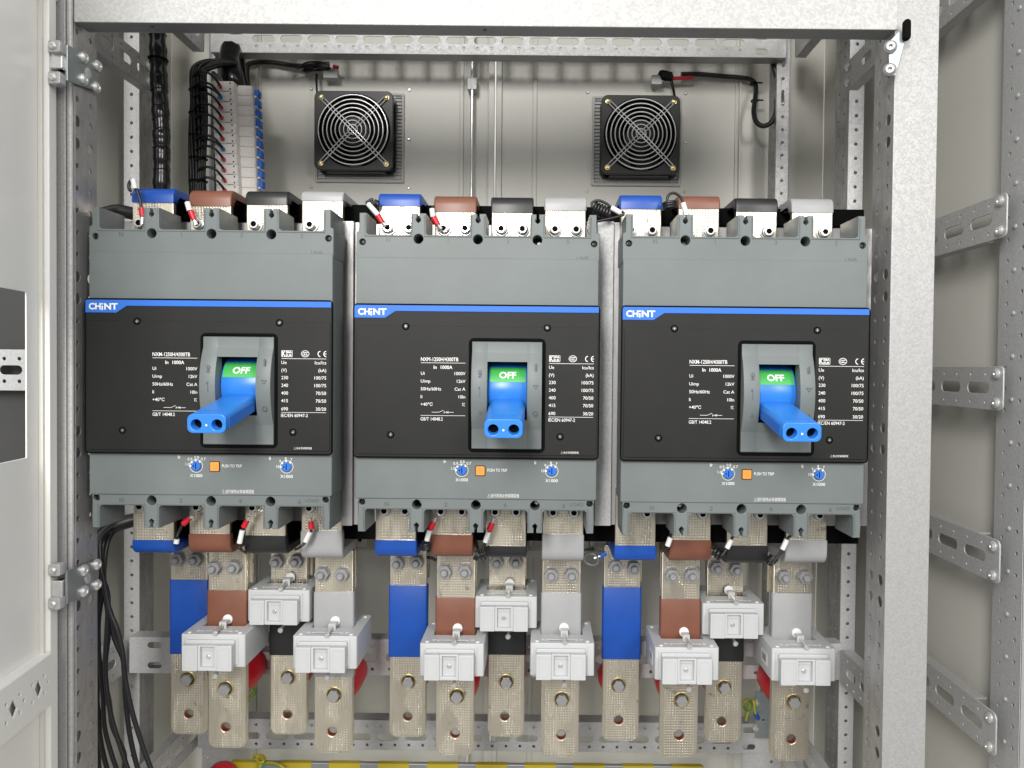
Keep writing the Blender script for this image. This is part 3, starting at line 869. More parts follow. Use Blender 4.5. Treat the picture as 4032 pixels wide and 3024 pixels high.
    for z, a, b in ((10, 'Ui', '1000V'), (1.2, 'Uimp', '12kV'), (-7.7, '50Hz/60Hz', 'Cat A'), (-16.5, 'Ii', '10In'), (-25.2, '+40\u2103', '')):
        r.text(a, -63, z, Y, 3.5, 'L', None, 0.004)
        if b: r.text(b, -12.3, z, Y, 3.5, 'R', None, 0.004)
    # selectivity mark, switch symbol
    r.box(-16, -12.6, Y-.02, Y+.02, -23.9, -23.5); r.box(-15.6, -15.2, Y-.02, Y+.02, -27, -23.5); r.box(-14, -13.6, Y-.02, Y+.02, -27, -23.5); r.box(-13.8, -12.6, Y-.02, Y+.02, -27, -26.6)
    z = -34.2
    r.box(-50.5, -42, Y-.02, Y+.02, z-.2, z+.2)
    r.tube([(-42, Y, z), (-37, Y, z+2.3)], 0.25, 4, smooth=False)
    r.box(-36.4, -36, Y-.02, Y+.02, z-1.4, z+1.4); r.box(-36, -25.5, Y-.02, Y+.02, z-.2, z+.2)
    r.tube([(-33.6, Y, z-1.2), (-31.2, Y, z+1.2)], 0.22, 4, smooth=False); r.tube([(-33.6, Y, z+1.2), (-31.2, Y, z-1.2)], 0.22, 4, smooth=False)
    r.box(-63, -12.3, Y-.02, Y+.02, -38.2, -37.8)
    r.text('GB/T 14048.2', -63, -41.9, Y, 3.6, 'L', 25.2, 0.004)
    r.build('rating_text', 'ink', t)
    r = MB()
    r.F(rect(89, 28, 12.6, 7.4, 0.8), [rect(89, 28, 11.8, 6.6, 0.5)], Y-.05, Y+.05)
    r.text('K', 83.4, 28, Y, 5.6, 'L', 4.2, 0.03); r.text('EMA', 87.8, 29.7, Y, 2.4, 'L', 6.8, 0.03); r.text('EUR', 87.8, 26.2, Y, 2.4, 'L', 6.8, 0.03)
    r.F([(109.6+4.6*math.cos(a*.26), 28+3.8*math.sin(a*.26)) for a in range(24)], [[(109.6+4.0*math.cos(a*.26), 28+3.2*math.sin(a*.26)) for a in range(24)]], Y-.05, Y+.05)
    for k in range(3): r.text('C', 106.6+1.9*k, 28, Y, 3.4, 'L', 2.3, 0.02)
    for cx_, mid in ((127.0, 0), (133.6, 1)):
        arc_o = [(cx_+3.4*math.cos(math.radians(a)), 28+3.5*math.sin(math.radians(a))) for a in range(95, 266, 10)]
        arc_i = [(cx_+2.5*math.cos(math.radians(a)), 28+2.6*math.sin(math.radians(a))) for a in range(265, 94, -10)]
        r.F(arc_o + arc_i, (), Y-.05, Y+.05)
        if mid: r.box(cx_-2.6, cx_-0.1, Y-.05, Y+.05, 27.6, 28.4)
    r.box(82.7, 133.5, Y-.02, Y+.02, 22.2, 22.65)
    for z, a, b in ((18.1, 'Ue', 'Icu/Ics'), (9.4, '(V)', '(kA)'), (0.9, '230', '100/75'), (-7.8, '240', '100/75'), (-16.5, '400', '70/50'), (-25.2, '415', '70/50'), (-34.4, '690', '30/20')):
        r.text(a, 82.7, z, Y, 3.6, 'L', None, 0.004); r.text(b, 133.4, z, Y, 3.6, 'R', None, 0.004)
    r.box(82.7, 133.3, Y-.02, Y+.02, -38.6, -38.2)
    r.text('IEC/EN 60947-2', 82.5, -41.8, Y, 3.6, 'L', 30.3, 0.004)
    r.text('\u26A0\u52A1\u5FC5\u5B89\u88C5\u9694\u5F27\u677F', 117.5, -79, Y, 1.9, 'R', 20.5, 0.0)
    r.build('breaking_capacity_text', 'ink', t)
    # lower strip: dials, push button, warning
    Y = 2.9
    def dial(cx, cz, labs, head):
        d = MB().lathe((cx, Y, cz), (0, -1, 0), [(0, 6.0), (0.3, 6.0), (0.3, 5.2)], 24).build('dial', 'housing', t)
        kn = MB().lathe((cx, Y-0.2, cz), (0, -1, 0), [(0, 5.2), (1.4, 5.2), (1.8, 4.7)], 24).build('dial_knob', 'strip', d)
        MB().box(cx-0.4, cx+0.6, Y-2.08, Y-1.95, cz-3.4, cz+3.4).F([(cx-4, cz), (cx-2, cz+1.2), (cx-2, cz-1.2)], (), Y-2.08, Y-1.95).build('pointer', 'gap', kn)
        s_ = MB()
        s_.ring((cx, Y-0.1, cz), (0, 1, 0), 7.3, 0.32, 32, 6)
        for a in (180, 140, 95, 50):
            ar = math.radians(a)
            mx = Matrix.Translation((cx + 6.6*math.cos(ar), 0, cz + 6.6*math.sin(ar))) @ Matrix.Rotation(-ar, 4, 'Y')
            s_.F(rect(0, 0, 2.2, 2.0), (), Y-0.5, Y-0.2, mx=mx)
        for (tx, tz, b_) in labs: s_.text(b_, tx, tz, Y-0.3, 3.1, 'C', None, 0.006)
        s_.text('X1000', cx, cz-11, Y-0.3, 3.4, 'C', 14.3, 0.006)
        s_.text(head[2], head[0], head[1], Y-0.3, 3.4, 'C', None, 0.02)
        s_.build('dial_scale', 'ink', d)
    dial(-16.2, -101, [(-23.4, -93.2, '0.9'), (-15.6, -91, '0.8'), (-8.2, -93, '0.7'), (-26, -99, '1.0')], (-35.5, -91, 'Ir'))
    dial(87, -101, [(79.6, -94.6, '9'), (86.0, -91.5, '8'), (92.4, -92.5, '7'), (77, -100.8, '10')], (68, -91.5, 'Ii'))
    b_ = MB().F(rect(5, -101.4, 11.6, 11.8, 1.2), [rect(5, -101.4, 10.2, 10.4, 1)], Y-0.6, Y+0.1, 0.2).build('button_rim', 'gap', t)
    b2 = MB().F(rect(5, -101.4, 10.2, 10.4, 1), (), Y-1.5, Y+0.2, 0.5).build('trip_button', 'orange', t)
    MB().F(rect(5, -101.4, 1.6, 5.4, 0.4), (), Y-1.8, Y-1.4, 0.2).build('button_groove', 'orange', b2)
    MB().text('PUSH TO TRIP', 13.2, -100.6, Y-0.3, 3.3, 'L', 22.6, 0.006).build('button_text', 'ink', t)
    MB().text('\u26A0\u8FD0\u884C\u524D\u52A1\u5FC5\u5B89\u88C5\u9694\u5F27\u677F', 13.4, -130, Y-0.3, 3.2, 'L', 36.5, 0.0).build('warning_text', 'ink', t)
    # moulded letters
    s_ = MB()
    for k, ch in enumerate('N135'): s_.text(ch, -102.5+68.5*k, 162.5-0.4, 4.0, 4.8, 'C', None, 0.02)
    for k, ch in enumerate('N246'): s_.text(ch, -102.5+68*k, -141, 4.0, 4.8, 'C', None, 0.02)
    s_.text('LINE', 120, 141.8 + 1, 4.0, 4.6, 'C', None, 0.02); s_.text('LOAD', 116, -139.5, 4.0, 4.0, 'C', None, 0.02)
    s_.build('moulded_letters', 'emboss', t)
    # fixing screws deep in the bores
    for x, z in ((-66, 162.5), (70, 162.5), (-66, -141.5), (70, -141.5)):
        o = MB(); screw_head(o, x, 30, z, 3.4, 2.2); o.build('fixing_screw', 'zinc', t)
    for x, z in ((-132, 159.5), (133, 159.5), (-131, -138.8), (131, -138.8)):
        o = MB(); screw_head(o, x, 8.5, z, 3.0, 1.2); o.build('cover_screw', 'screw_black', t)
    return t
brk = []
cents = [((825, 1487), -5), ((1876, 1506), 0), ((2931, 1517), -8)]
labs = ['left circuit breaker with its blue handle pointing towards the open door',
        'middle circuit breaker, its blue handle seen straight from the front',
        'right circuit breaker beside the wide front post']
proto = None
for (c, Yb), lb in zip(cents, labs):
    x, z = px(*c, Yb)
    if proto is None:
        proto = make_breaker((x, Yb, z)); o = proto
    else:
        o = copy_tree(proto); o.location = (x*MM, Yb*MM, z*MM)
    tag(o, lb, 'circuit breaker', 'moulded case circuit breakers')
    brk.append((x, Yb, z))

# ================================================================ BUSBARS
sl = {'blue': 's_blue', 'brown': 's_brown', 'black': 's_black', 'grey': 's_grey'}
ORD = ['left', 'middle', 'right']
POS = {'blue': 'first', 'brown': 'second', 'black': 'third', 'grey': 'fourth'}
YT = 64
def socket_bolt(mb, x, y, z, r=6.2):
    mb.lathe((x, y, z), (0, -1, 0), [(0, r*1.5), (1.8, r*1.5), (2.4, r*1.4), (2.5, r*1.1), (4.2, r*1.1), (4.3, r), (9, r), (9.8, r*0.9), (9.8, r*0.62), (5, r*0.55)], 24)
    return mb
def ring_washer(x, y, z, r, par):
    MB().F(circ(x, z, r*1.22, 20), [circ(x, z, r*1.02, 20)], y-3.2, y-2.55).build('spring_washer', 'gap', par)
def line_bar(bi, col, u, v_top, v_edge):
    x, zt = px(u, v_top, YT); _, ze = px(u, v_edge, YT)
    zb = brk[bi][2] + 172
    t = empty('line_busbar', (x, YT, ze), '%s sleeved copper bar bent back above the %s circuit breaker' % (col, ORD[bi]), 'busbar', 'bent bars above the breakers')
    T = zt - ze
    MB().F(rect(0, (2 + zb - 14 - ze)/2, 50, 2 - (zb - 14 - ze), 1), (), 0, 8, 1.2, 2).build('bar', 'tin', t)
    path = [(4, 0), (4, T-5.6), (126, T-5.6), (126, -60)]
    rb = ribbon(path, 11.4, 10)
    MB().S(rb[::-1], (), -25.9, 25.9, 2.0, 2).build('sleeve', sl[col], t, ang=40)
    # sleeve end lip
    for dx in (-12.8, 12.8):
        o = MB(); socket_bolt(o, dx, -0.3, (brk[bi][2] + 185.5) - ze, 5.6); q = o.build('terminal_bolt', 'chrome', t)
        MB().cyl((dx, -10.4, (brk[bi][2] + 185.5) - ze), (dx, -8.0, (brk[bi][2] + 185.5) - ze), 3.4, n=6).build('socket', 'gap', q); ring_washer(dx, -0.3, (brk[bi][2] + 185.5) - ze, 5.6, q)
    return t
U = [[('blue', cC(952, 1165), 1262), ('brown', cC(1310, 1176), 1283), ('black', cC(1661, 1182), 1276), ('grey', cC(2006, 1185), 1252)],
     [('blue', cM(432, 1198), 1284), ('brown', cM(779, 1212), 1322), ('black', cM(1133, 1219), 1326), ('grey', cM(1465, 1219), 1311)],
     [('blue', cM(1935, 1206), 1302), ('brown', cR(190, 1213), 1299), ('black', cR(550, 1225), 1319), ('grey', cR(897, 1228), 1325)]]
for bi, row in enumerate(U):
    for col, c, ve in row: line_bar(bi, col, c[0], c[1], ve*.6329)

Lk = [[('blue', bL(955, 328), 240), ('brown', bL(1304, 330), 202), ('black', bL(1650, 336), 212), ('grey', bL(2000, 364), 182)],
      [('blue', bM(407, 351), 240), ('brown', bM(756, 354), 206), ('black', bM(1091, 356), 277), ('grey', bM(1447, 383), 205)],
      [('blue', bM(1897, 377), 274), ('brown', bR(135, 379), 240), ('black', bR(488, 396), 274), ('grey', bR(855, 395), 240)]]
YN, YP = 167, 127          # the two depths of the hanging bars
def load_link(bi, col, u, v_bot, v_edge, Yd):
    x, zb = px(u, v_bot, YT); _, ze = px(u, v_edge, YT)
    zt = brk[bi][2] - 147
    t = empty('load_busbar', (x, YT, ze), '%s sleeved copper bar bent back below the %s circuit breaker' % (col, ORD[bi]), 'busbar', 'bent bars below the breakers')
    MB().F(rect(0, (-2 + zt + 20 - ze)/2, 50, (zt + 20 - ze) + 2, 1), (), 0, 8, 1.2, 2).build('bar', 'tin', t)
    T = ze - zb
    run = Yd - YT + 16
    MB().S(ribbon([(4, 0), (4, -T+5.6), (run, -T+5.6), (run, -T-2)], 11.4, 10), (), -25.9, 25.9, 2.2, 2).build('sleeve', sl[col], t, ang=40)
    MB().F(rect(0, -T-28, 50, 56, 1), (), run-4.6, run+4.6, 1).build('tail', 'tin', t)
    for dx in (-12.8, 12.8):
        o = MB(); socket_bolt(o, dx, -0.3, brk[bi][2] - 158.5 - ze, 5.6); q = o.build('terminal_bolt', 'chrome', t)
        MB().cyl((dx, -10.4, brk[bi][2] - 158.5 - ze), (dx, -8.0, brk[bi][2] - 158.5 - ze), 3.4, n=6).build('socket', 'gap', q); ring_washer(dx, -0.3, brk[bi][2] - 158.5 - ze, 5.6, q)
    return t
# hanging bars: u range, nut v, sleeve v0-v1, bolt, hole, bottom   (crop coordinates, converted by cv)
Db = [[('blue', bL, 1065, 1287, [(1103, 362), (1215, 362)], 487, 948, (1168, 1105), (1172, 1323), 1450),
       ('brown', bL, 1296, 1530, [(1330, 415), (1455, 410)], 553, 1000, (1403, 1165), (1403, 1405), 1535),
       ('black', bL, 1685, 1905, [(1722, 375), (1842, 372)], 700, 955, (1792, 1095), (1787, 1325), 1450),
       ('grey', bL, 1960, 2190, [(2003, 452), (2125, 457)], 562, 1090, (2079, 1203), (2065, 1433), 1565)],
      [('blue', bM, 374, 592, [(417, 385), (537, 380)], 520, 966, (487, 1122), (482, 1338), 1465),
       ('brown', bM, 660, 895, [(712, 437), (838, 437)], 597, 1000, (789, 1212), (777, 1445), 1580),
       ('black', bM, 985, 1207, [(1037, 380), (1155, 378)], 700, 952, (1096, 1122), (1086, 1338), 1465),
       ('grey', bM, 1316, 1550, [(1375, 458), (1502, 458)], 566, 1100, (1441, 1230), (1437, 1455), 1590)],
      [('blue', bM, 1700, 1922, [(1775, 405), (1890, 415)], 532, 980, (1793, 1143), (1795, 1362), 1490),
       ('brown', bR, -48, 186, [(22, 460), (143, 460)], 605, 1000, (80, 1235), (67, 1457), 1590),
       ('black', bR, 232, 460, [(300, 415), (420, 425)], 700, 993, (347, 1157), (332, 1370), 1500),
       ('grey', bR, 645, 880, [(720, 470), (850, 470)], 570, 1080, (778, 1247), (765, 1480), 1615)]]
bar_pos = {}
for bi in range(3):
    for k in range(4):
        col, cv, a, b, nuts, s0, s1, bolt, hole, bot = Db[bi][k]
        Yd = YN if col in ('blue', 'black') else YP
        load_link(bi, col, *Lk[bi][k][1], Lk[bi][k][2]*.6329 + 1974, Yd)
        vmid = (s0 + bot)/2
        xc = px(*cv((a+b)/2, vmid), Yd)[0]
        zb = px(*cv((a+b)/2, bot), Yd)[1]
        x_l, z_l = px(*Lk[bi][k][1], YT)
        ztop = z_l - 3
        hz = [px(*cv(*p), Yd)[1] for p in nuts]; nx = [px(*cv(*p), Yd-6)[0] for p in nuts]
        t = empty('hanging_busbar', (xc, Yd, zb), '%s sleeved hanging busbar with a drilled end below the %s circuit breaker' % (col, ORD[bi]), 'busbar', 'hanging bars with drilled ends')
        H = ztop - zb
        bz = px(*cv(*bolt), Yd)[1] - zb; hzz = px(*cv(*hole), Yd)[1] - zb
        bx = px(*cv(*bolt), Yd)[0] - xc; hx = px(*cv(*hole), Yd)[0] - xc
        c_ = 8
        out = [(-25, 8), (-25+c_*.45, 2), (-25+c_, 0), (25-c_, 0), (25-c_*.45, 2), (25, 8), (25, H), (-25, H)]
        MB().F(out, [circ(bx, bz, 10.0, 24), circ(hx, hzz, 6.3, 20)], 0, 4.9, 1.0, 2).F(out, [circ(bx, bz, 10.0, 24), circ(hx, hzz, 6.3, 20)], 5.1, 10, 1.0, 2).build('bar', 'tin', t)
        o = MB()
        o.F(circ(bx, bz, 10.6, 24), [circ(bx, bz, 9.0, 24)], -1.0, 0.2, 0.3).F(circ(bx, bz, 9.9, 24), [circ(bx, bz, 9.0, 24)], 0.2, 9.5); ring = o.build('washer', 'brass', t)
        o = MB().cyl((bx, -6.5, bz), (bx, 10, bz), 7.7, n=6); o.build('bolt_head', 'bolt', t)
        o = MB().F(circ(hx, hzz, 6.25, 20), [circ(hx, hzz, 5.9, 20)], 0.8, 9.2); o.build('hole_edge', 'copper', t)
        z1 = px(*cv(a, s0), Yd)[1] - zb; z0 = px(*cv(a, s1), Yd)[1] - zb
        MB().T(rect(0, 5, 53.2, 13.4, 3), (), z0, z1, 0.5).build('sleeve', sl[col], t)
        for p in nuts:
            xx, zz = px(*cv(*p), Yd-5); xx -= xc; zz -= zb
            xx = max(-19, min(19, xx))
            o = MB().cyl((xx, -1.6, zz), (xx, 0.2, zz), 9.9, n=20).cyl((xx, -9.5, zz), (xx, -1.5, zz), 9.2, n=6)
            o.lathe((xx, -9, zz), (0, -1, 0), [(0, 4.8), (6, 4.8), (7, 3.8)], 14)
            o.build('nut', 'bolt', t)
        bar_pos[(bi, col)] = (xc, Yd, bx, bz + zb)
# red post insulators carrying the bars on the transformer rail
for bi in range(3):
    for col in ('blue', 'brown', 'black', 'grey'):
        xc, Yd, bx, bz = bar_pos[(bi, col)]
        t = empty('post_insulator', (xc + bx, Yd + 12, bz), 'red resin post insulator behind the %s bar under the %s breaker' % (col, ORD[bi]), 'insulator', 'red post insulators')
        L = 215 - (Yd + 12) if Yd < 150 else 30
        o = MB().lathe((0, 0, 0), (0, 1, 0), [(0, 20), (2, 23), (L*0.5, 26), (L-3, 25), (L, 22)], 24); o.build('body', 'redins', t)
        o = MB().cyl((0, -2, 0), (0, 0.5, 0), 9, n=16); o.build('stud', 'zinc', t)

# ================================================================ CURRENT TRANSFORMERS
def make_ct():
    t = empty('current_transformer', (0, 0, 0))
    W_, H_, D = 81.0, 41.5, 85.0
    m_ = MB()
    win = rect(0, 43, 54, 16, 1.5)
    cr_ = [(-16, 52), (-12, 54.5), (-5, 56.5), (5, 56.5), (12, 54.5), (16, 52)]
    out = rect(0, D/2, W_, D, 2.5)
    m_.T(out, [rect(0, 42, 55, 20, 1.2)], -H_/2, H_/2, 0.9, 2)
    m_.T([( -27, 51.5), (27, 51.5), (27, 52.5), (-27, 52.5)], (), -H_/2, H_/2-2)
    b = m_.build('body', 'ct', t)
    # upper step and moulded details on the top
    m_ = MB()
    for x in (-32, 32): m_.lathe((x, 6, H_/2), (0, 0, 1), [(0, 2.6), (0.8, 2.6), (1.2, 1.8)], 12); m_.lathe((x*1.05, 76, H_/2), (0, 0, 1), [(0, 2.6), (0.8, 2.6), (1.2, 1.8)], 12)
    m_.T(rect(0, 12, 40, 1.2), (), H_/2, H_/2+0.3); m_.T([(-27, 14), (-22, 14), (-24.5, 10)], (), H_/2, H_/2+0.4); m_.T([(27, 14), (22, 14), (24.5, 10)], (), H_/2, H_/2+0.4)
    m_.build('moulded_marks', 'white', b)
    m_ = MB(); m_.T(rect(0, 9, 34, 3.4), (), H_/2, H_/2+0.15); m_.build('printed_line', 'ctdark', b)
    # terminal block in front
    m_ = MB()
    m_.F(rect(-2, -1, 62, 32, 2), (), -5, 0.2, 0.9).F(rect(-2, 0, 68, 35, 2), (), -1.2, 0.1, 0.5)
    m_.F(rect(-2, 6, 58, 6, 1), (), -8, -4.5, 0.8)
    tb = m_.build('terminal_block', 'ct', t)
    for sx in (-1, 1):
        o = MB().F(rect(-2 + sx*21.5, -5, 19, 32, 1), (), -14, -4.4, 0.8)
        q = o.build('terminal_cover', 'ct', tb)
        MB().F(rect(-2 + sx*21.5, -5, 13, 25, 0.6), [rect(-2 + sx*21.5, -5, 12.2, 24.2, 0.5)], -14.3, -13.9).build('cover_frame', 'grille', q)
    o = MB().F(rect(-2, -5, 24, 32, 1), [rect(-2, -4, 17.5, 26, 0.6)], -12.5, -4.6, 0.6).box(-11, 7, -7, -4.6, -18, 10); o.build('terminal_well', 'ct', tb)
    o = MB(); screw_head(o, -2.5, -7, -5, 2.9, 1.8); o.build('screw', 'zinc', tb)
    # clamping screws with white pressure caps, above and below
    for s, z in ((1, H_/2 + 4.6), (-1, -H_/2 - 4.6)):
        hz = z - (2.5 if s > 0 else 6.5)
        o = MB().cyl((3, -1, hz), (3, 36, z+1.5), 1.9, n=10); screw_head(o, 3, -0.5, hz, 3.5, 3)
        c = o.build('clamp_screw', 'zinc', t)
        MB().lathe((3, 39.5, z+2), (0, -1, 0), [(0, 6.4), (2.2, 6.4), (3, 5.2), (3.1, 2)], 18).build('pressure_cap', 'white', c)
        MB().box(-1.6, 7.6, 22, 24, z - s*6, z + 3.4).box(-1.6, 7.6, 24, 33, z+2.6, z+3.6).build('clamp_bracket', 'ct', c)
    return t
CTs = [(0, 'brown', bL, 1125, 1525, 825, 1033, 'left'), (0, 'black', bL, 1538, 1927, 551, 749, 'left'), (0, 'grey', bL, 1817, 2224, 838, 1042, 'left'),
       (1, 'brown', bM, 553, 960, 884, 1090, 'middle'), (1, 'black', bM, 901, 1287, 590, 790, 'middle'), (1, 'grey', bM, 1240, 1648, 880, 1088, 'middle'),
       (2, 'brown', bR, -90, 320, 905, 1117, 'right'), (2, 'black', bR, 207, 600, 633, 834, 'right'), (2, 'grey', bR, 638, 1047, 911, 1124, 'right')]
pct = None
for bi, col, cv, a, b, y0, y1, side in CTs:
    Yf = 124 if col == 'black' else 86
    x, z = px(*cv((a+b)/2, (y0+y1)/2), Yf)
    if pct is None: pct = make_ct(); o = pct
    else: o = copy_tree(pct)
    xb_ = bar_pos[(bi, col)][0]
    o.location = (x*MM, Yf*MM, z*MM)
    if abs(xb_ - x) > 14: print('CT off bar', bi, col, x - xb_)
    tag(o, 'white current transformer around the %s hanging bar of the %s circuit breaker' % (col, side), 'current transformer', 'white current transformers on the hanging bars')
    if (bi, col) in ((2, 'grey'), (2, 'brown')):
        s_ = MB().S(rect(32, -2, 26, 16, 0.5), (), -40.9, -40.55); l_ = s_.build('side_sticker', 'white', o)
        MB().S(rect(32, -2, 16, 9, 0.3), (), -41.1, -40.9).build('sticker_print', 'ctdark', l_)
# ================================================================ FANS
def make_fan():
    t = empty('cooling_fan', (0, 0, 0))
    R = 66
    sh = rect(0, 0, 131, 131, 11, 5)
    fr = MB().F(sh, [circ(0, 0, 60.5, 40)], 0, 5, 1.0, 2).F(sh, [circ(0, 0, 60.5, 40)], 29, 34, 1.0, 2)
    fr.F(circ(0, 0, 62.5, 40), [circ(0, 0, 60.5, 40)], 5.2, 28.8)
    for sx in (-1, 1):
        for sz in (-1, 1): fr.cyl((sx*54, 5, sz*54), (sx*54, 29, sz*54), 5, n=10); fr.F(rect(sx*54, sz*54, 14, 14, 5), (), 5.1, 28.9)
    fr.F(rect(0, 60, 100, 10), (), 12, 28.5).F(rect(0, -60, 100, 10), (), 12, 28.5)
    fr.build('frame', 'fan', t)
    MB().F(circ(0, 0, 61, 32), (), 30, 31).build('rear_mesh', 'gap', t)
    hub = MB().lathe((0, 24, 0), (0, -1, 0), [(0, 26), (16, 26), (18, 24), (18.5, 10)], 28).build('hub', 'fan', t)
    for k in range(7):
        a = 2*math.pi*k/7; m_ = MB(); vs = []; fs = []
        for j in range(7):
            r = 25 + j*5.4; tw = math.radians(6*j)
            for w_, yy in ((-0.33, 22), (0.33, 9)):
                aa = a + tw + w_; vs.append((r*math.cos(aa), yy, r*math.sin(aa)))
        fs = [(2*j, 2*j+1, 2*j+3, 2*j+2) for j in range(6)]
        n_ = len(vs); vs += [(x, y+1.2, z) for x, y, z in vs]
        fs += [tuple(i+n_ for i in f)[::-1] for f in fs]
        m_.add(vs, fs).build('blade', 'fan', hub)
    g = MB()
    for r in (8, 15, 22, 29, 36, 43, 50, 57.5): g.ring((0, -4.5 - (0.04*(57.5-r)), 0), (0, 1, 0), r, 1.1, 48, 6)
    for a in (45, 135):
        ar = math.radians(a); c, s = math.cos(ar), math.sin(ar)
        for off in (-2.6, 2.6):
            ox, oz = -s*off, c*off
            g.tube([(ox - c*78, -1.5, oz - s*78), (ox - c*66, -3.6, oz - s*66), (ox, -6.8, oz), (ox + c*66, -3.6, oz + s*66), (ox + c*78, -1.5, oz + s*78)], 0.95, 6, 4)
    g.build('wire_guard', 'chrome', t)
    for sx in (-1, 1):
        for sz in (-1, 1):
            o = MB().lathe((sx*54.5, 0, sz*54.5), (0, -1, 0), [(0, 4.4), (1.2, 4.4), (1.3, 3.6), (3.8, 3.4), (4.4, 2.2)], 14); o.build('guard_screw', 'brass', t)
    return t
def make_grille():
    t = empty('filter_grille', (0, 0, 0))
    W_, H_ = 152, 152
    MB().F(rect(0, 0, W_, H_, 2), [rect(0, 0, W_-8, H_-8, 1)], -6, 0, 0.8).build('frame', 'grille', t)
    m_ = MB()
    for k in range(24):
        z = -H_/2 + 7 + k*6.0
        m_.box(-W_/2+4.1, W_/2-4.1, -4.5, -1.5, z, z+1.8)
    for x in (-60, -30, 0, 30, 60): m_.box(x-0.9, x+0.9, -5.2, -1.4, -H_/2+4.1, H_/2-4.1)
    m_.build('louvre', 'grille', t)
    MB().box(-W_/2+4, W_/2-4, -1.2, -0.4, -H_/2+4, H_/2-4).build('filter_mat', 'grille', t)
    for x, z in ((-84, 84), (84, 84), (-84, -84), (84, -84), (84, 0)):
        o = MB(); screw_head(o, x, -0.2, z, 2.6, 1.6); o.build('screw', 'zinc', t)
    return t
Yfan = 408
f0 = make_fan(); g0 = make_grille()
for i, (a, b, y0, y1, lab) in enumerate((((1239-1239) + 1957*.6329, 1300+388*.6329, 562*.6329, 1062*.6329, 'left'), (1300+1685*.6329, 1300+2178*.6329, 590*.6329, 1086*.6329, 'right'))):
    x, z = px((a+b)/2, (y0+y1)/2, Yfan)
    f = f0 if i == 0 else copy_tree(f0)
    f.location = (x*MM, Yfan*MM, z*MM)
    tag(f, '%s black cooling fan with a chromed wire guard on the rear door' % lab, 'fan', 'cooling fans on the rear doors')
    u = (1592-76/0.95) if i == 0 else 2508
    gx = px(1419, 560, YB)[0] if i == 0 else px(2505, 565, YB)[0]
    gz = px(1400, (545 if i == 0 else 562), YB)[1] - 4 + (0 if i == 0 else 12)
    gz = px(*((1400, 546) if i == 0 else (2505, 560)), YB)[1]
    g = g0 if i == 0 else copy_tree(g0)
    g.location = (gx*MM, (YB-0.4)*MM, gz*MM)
    tag(g, 'grey louvred filter grille behind the %s cooling fan' % lab, 'grille', 'filter grilles behind the fans')

def W3(c, Y): 
    x, z = px(c[0], c[1], Y); return (x, Y, z)
def cable(name, label, cat, pts, r, mt='wire', group=None, n=8, sub=6):
    base = pts[0]
    t = empty(name, base, label, cat, group)
    P = [tuple(p[i]-base[i] for i in range(3)) for p in pts]
    MB().tube(P, r, n, sub).build('sheath', mt, t, ang=60)
    return t, base
# fan cables
fcl = [W3(cC(1548, 560), 440), W3(cC(1538, 500), 440), W3(cC(1535, 440), 440), W3(cC(1545, 402), 440), W3(cC(1600, 386), 440), W3(cC(1700, 388), 440), W3(cC(1800, 404), 440), W3(cC(1900, 412), 436), W3(cC(2000, 402), 432), W3(cC(2050, 400), 432)]
t, b = cable('fan_cable', 'black taped cable running from the miniature breakers to the left fan connector', 'cable', fcl, 4.2)
def sub(o, name, mb, mt): return mb.build(name, mt, o)
def loc3(p, b): return tuple(p[i]-b[i] for i in range(3))
m_ = MB()
for k in range(5):
    p = [loc3(W3(cC(1850 + 20*k, 430 - 8*k), 430), b), loc3(W3(cC(1900, 392 + 14*k), 425), b), loc3(W3(cC(1990+10*k, 385+8*k), 424), b), loc3(W3(cC(2040, 410+6*k), 426), b), loc3(W3(cC(1960-20*k, 440), 428), b)]
    m_.tube(p, 1.5, 6, 5)
sub(t, 'strand', m_, 'wire')
x0 = loc3(W3(cC(2065, 445), 430), b)
sub(t, 'connector', MB().rbox(x0[0]-14, x0[0]+10, x0[1]-4, x0[1]+10, x0[2]-12, x0[2]+6, 2, 1), 'ct')
x0 = loc3(W3(cC(2092, 412), 424), b); sub(t, 'ferrule', MB().cyl((x0[0]-5, x0[1], x0[2]), (x0[0]+4, x0[1], x0[2]-2), 3), 'red')
for q in (0, 1): sub(t, 'fan_lead', MB().tube([loc3(W3(cC(1966+8*q, 460), 430), b), loc3(W3(cC(1966+6*q, 510), 424), b), loc3(W3(cC(1970+4*q, 575), 418), b)], 1.1, 6), 'wire')
fcr = [W3(cR(80, 462), 436), W3(cR(200, 462), 440), W3(cR(330, 474), 440), W3(cR(460, 484), 440), W3(cR(520, 500), 436), W3(cR(545, 540), 430), W3(cR(538, 620), 420), W3(cR(530, 700), 412), W3(cR(548, 760), 405), W3(cR(590, 784), 400), W3(cR(640, 760), 398), W3(cR(668, 700), 396), W3(cR(676, 620), 394), W3(cR(684, 540), 394), W3(cR(672, 470), 396), W3(cR(650, 400), 398), W3(cR(640, 330), 402)]
t, b = cable('fan_cable', 'black taped cable looping down beside the right fan', 'cable', fcr, 4.0)
m_ = MB()
for k in range(5):
    p = [loc3(W3(cM(2040+12*k, 470+8*k), 430), b), loc3(W3(cM(2060, 440+10*k), 424), b), loc3(W3(cM(2120, 452+8*k), 422), b), loc3(W3(cR(20, 455+8*k), 424), b), loc3(W3(cM(2130, 500-4*k), 428), b), loc3(W3(cM(2050, 492-5*k), 430), b)]
    m_.tube(p, 1.4, 6, 5)
sub(t, 'strand', m_, 'wire')
x0 = loc3(W3(cM(2030, 500), 432), b); sub(t, 'connector', MB().rbox(x0[0]-9, x0[0]+9, x0[1]-4, x0[1]+8, x0[2]-8, x0[2]+8, 2, 1), 'ct')
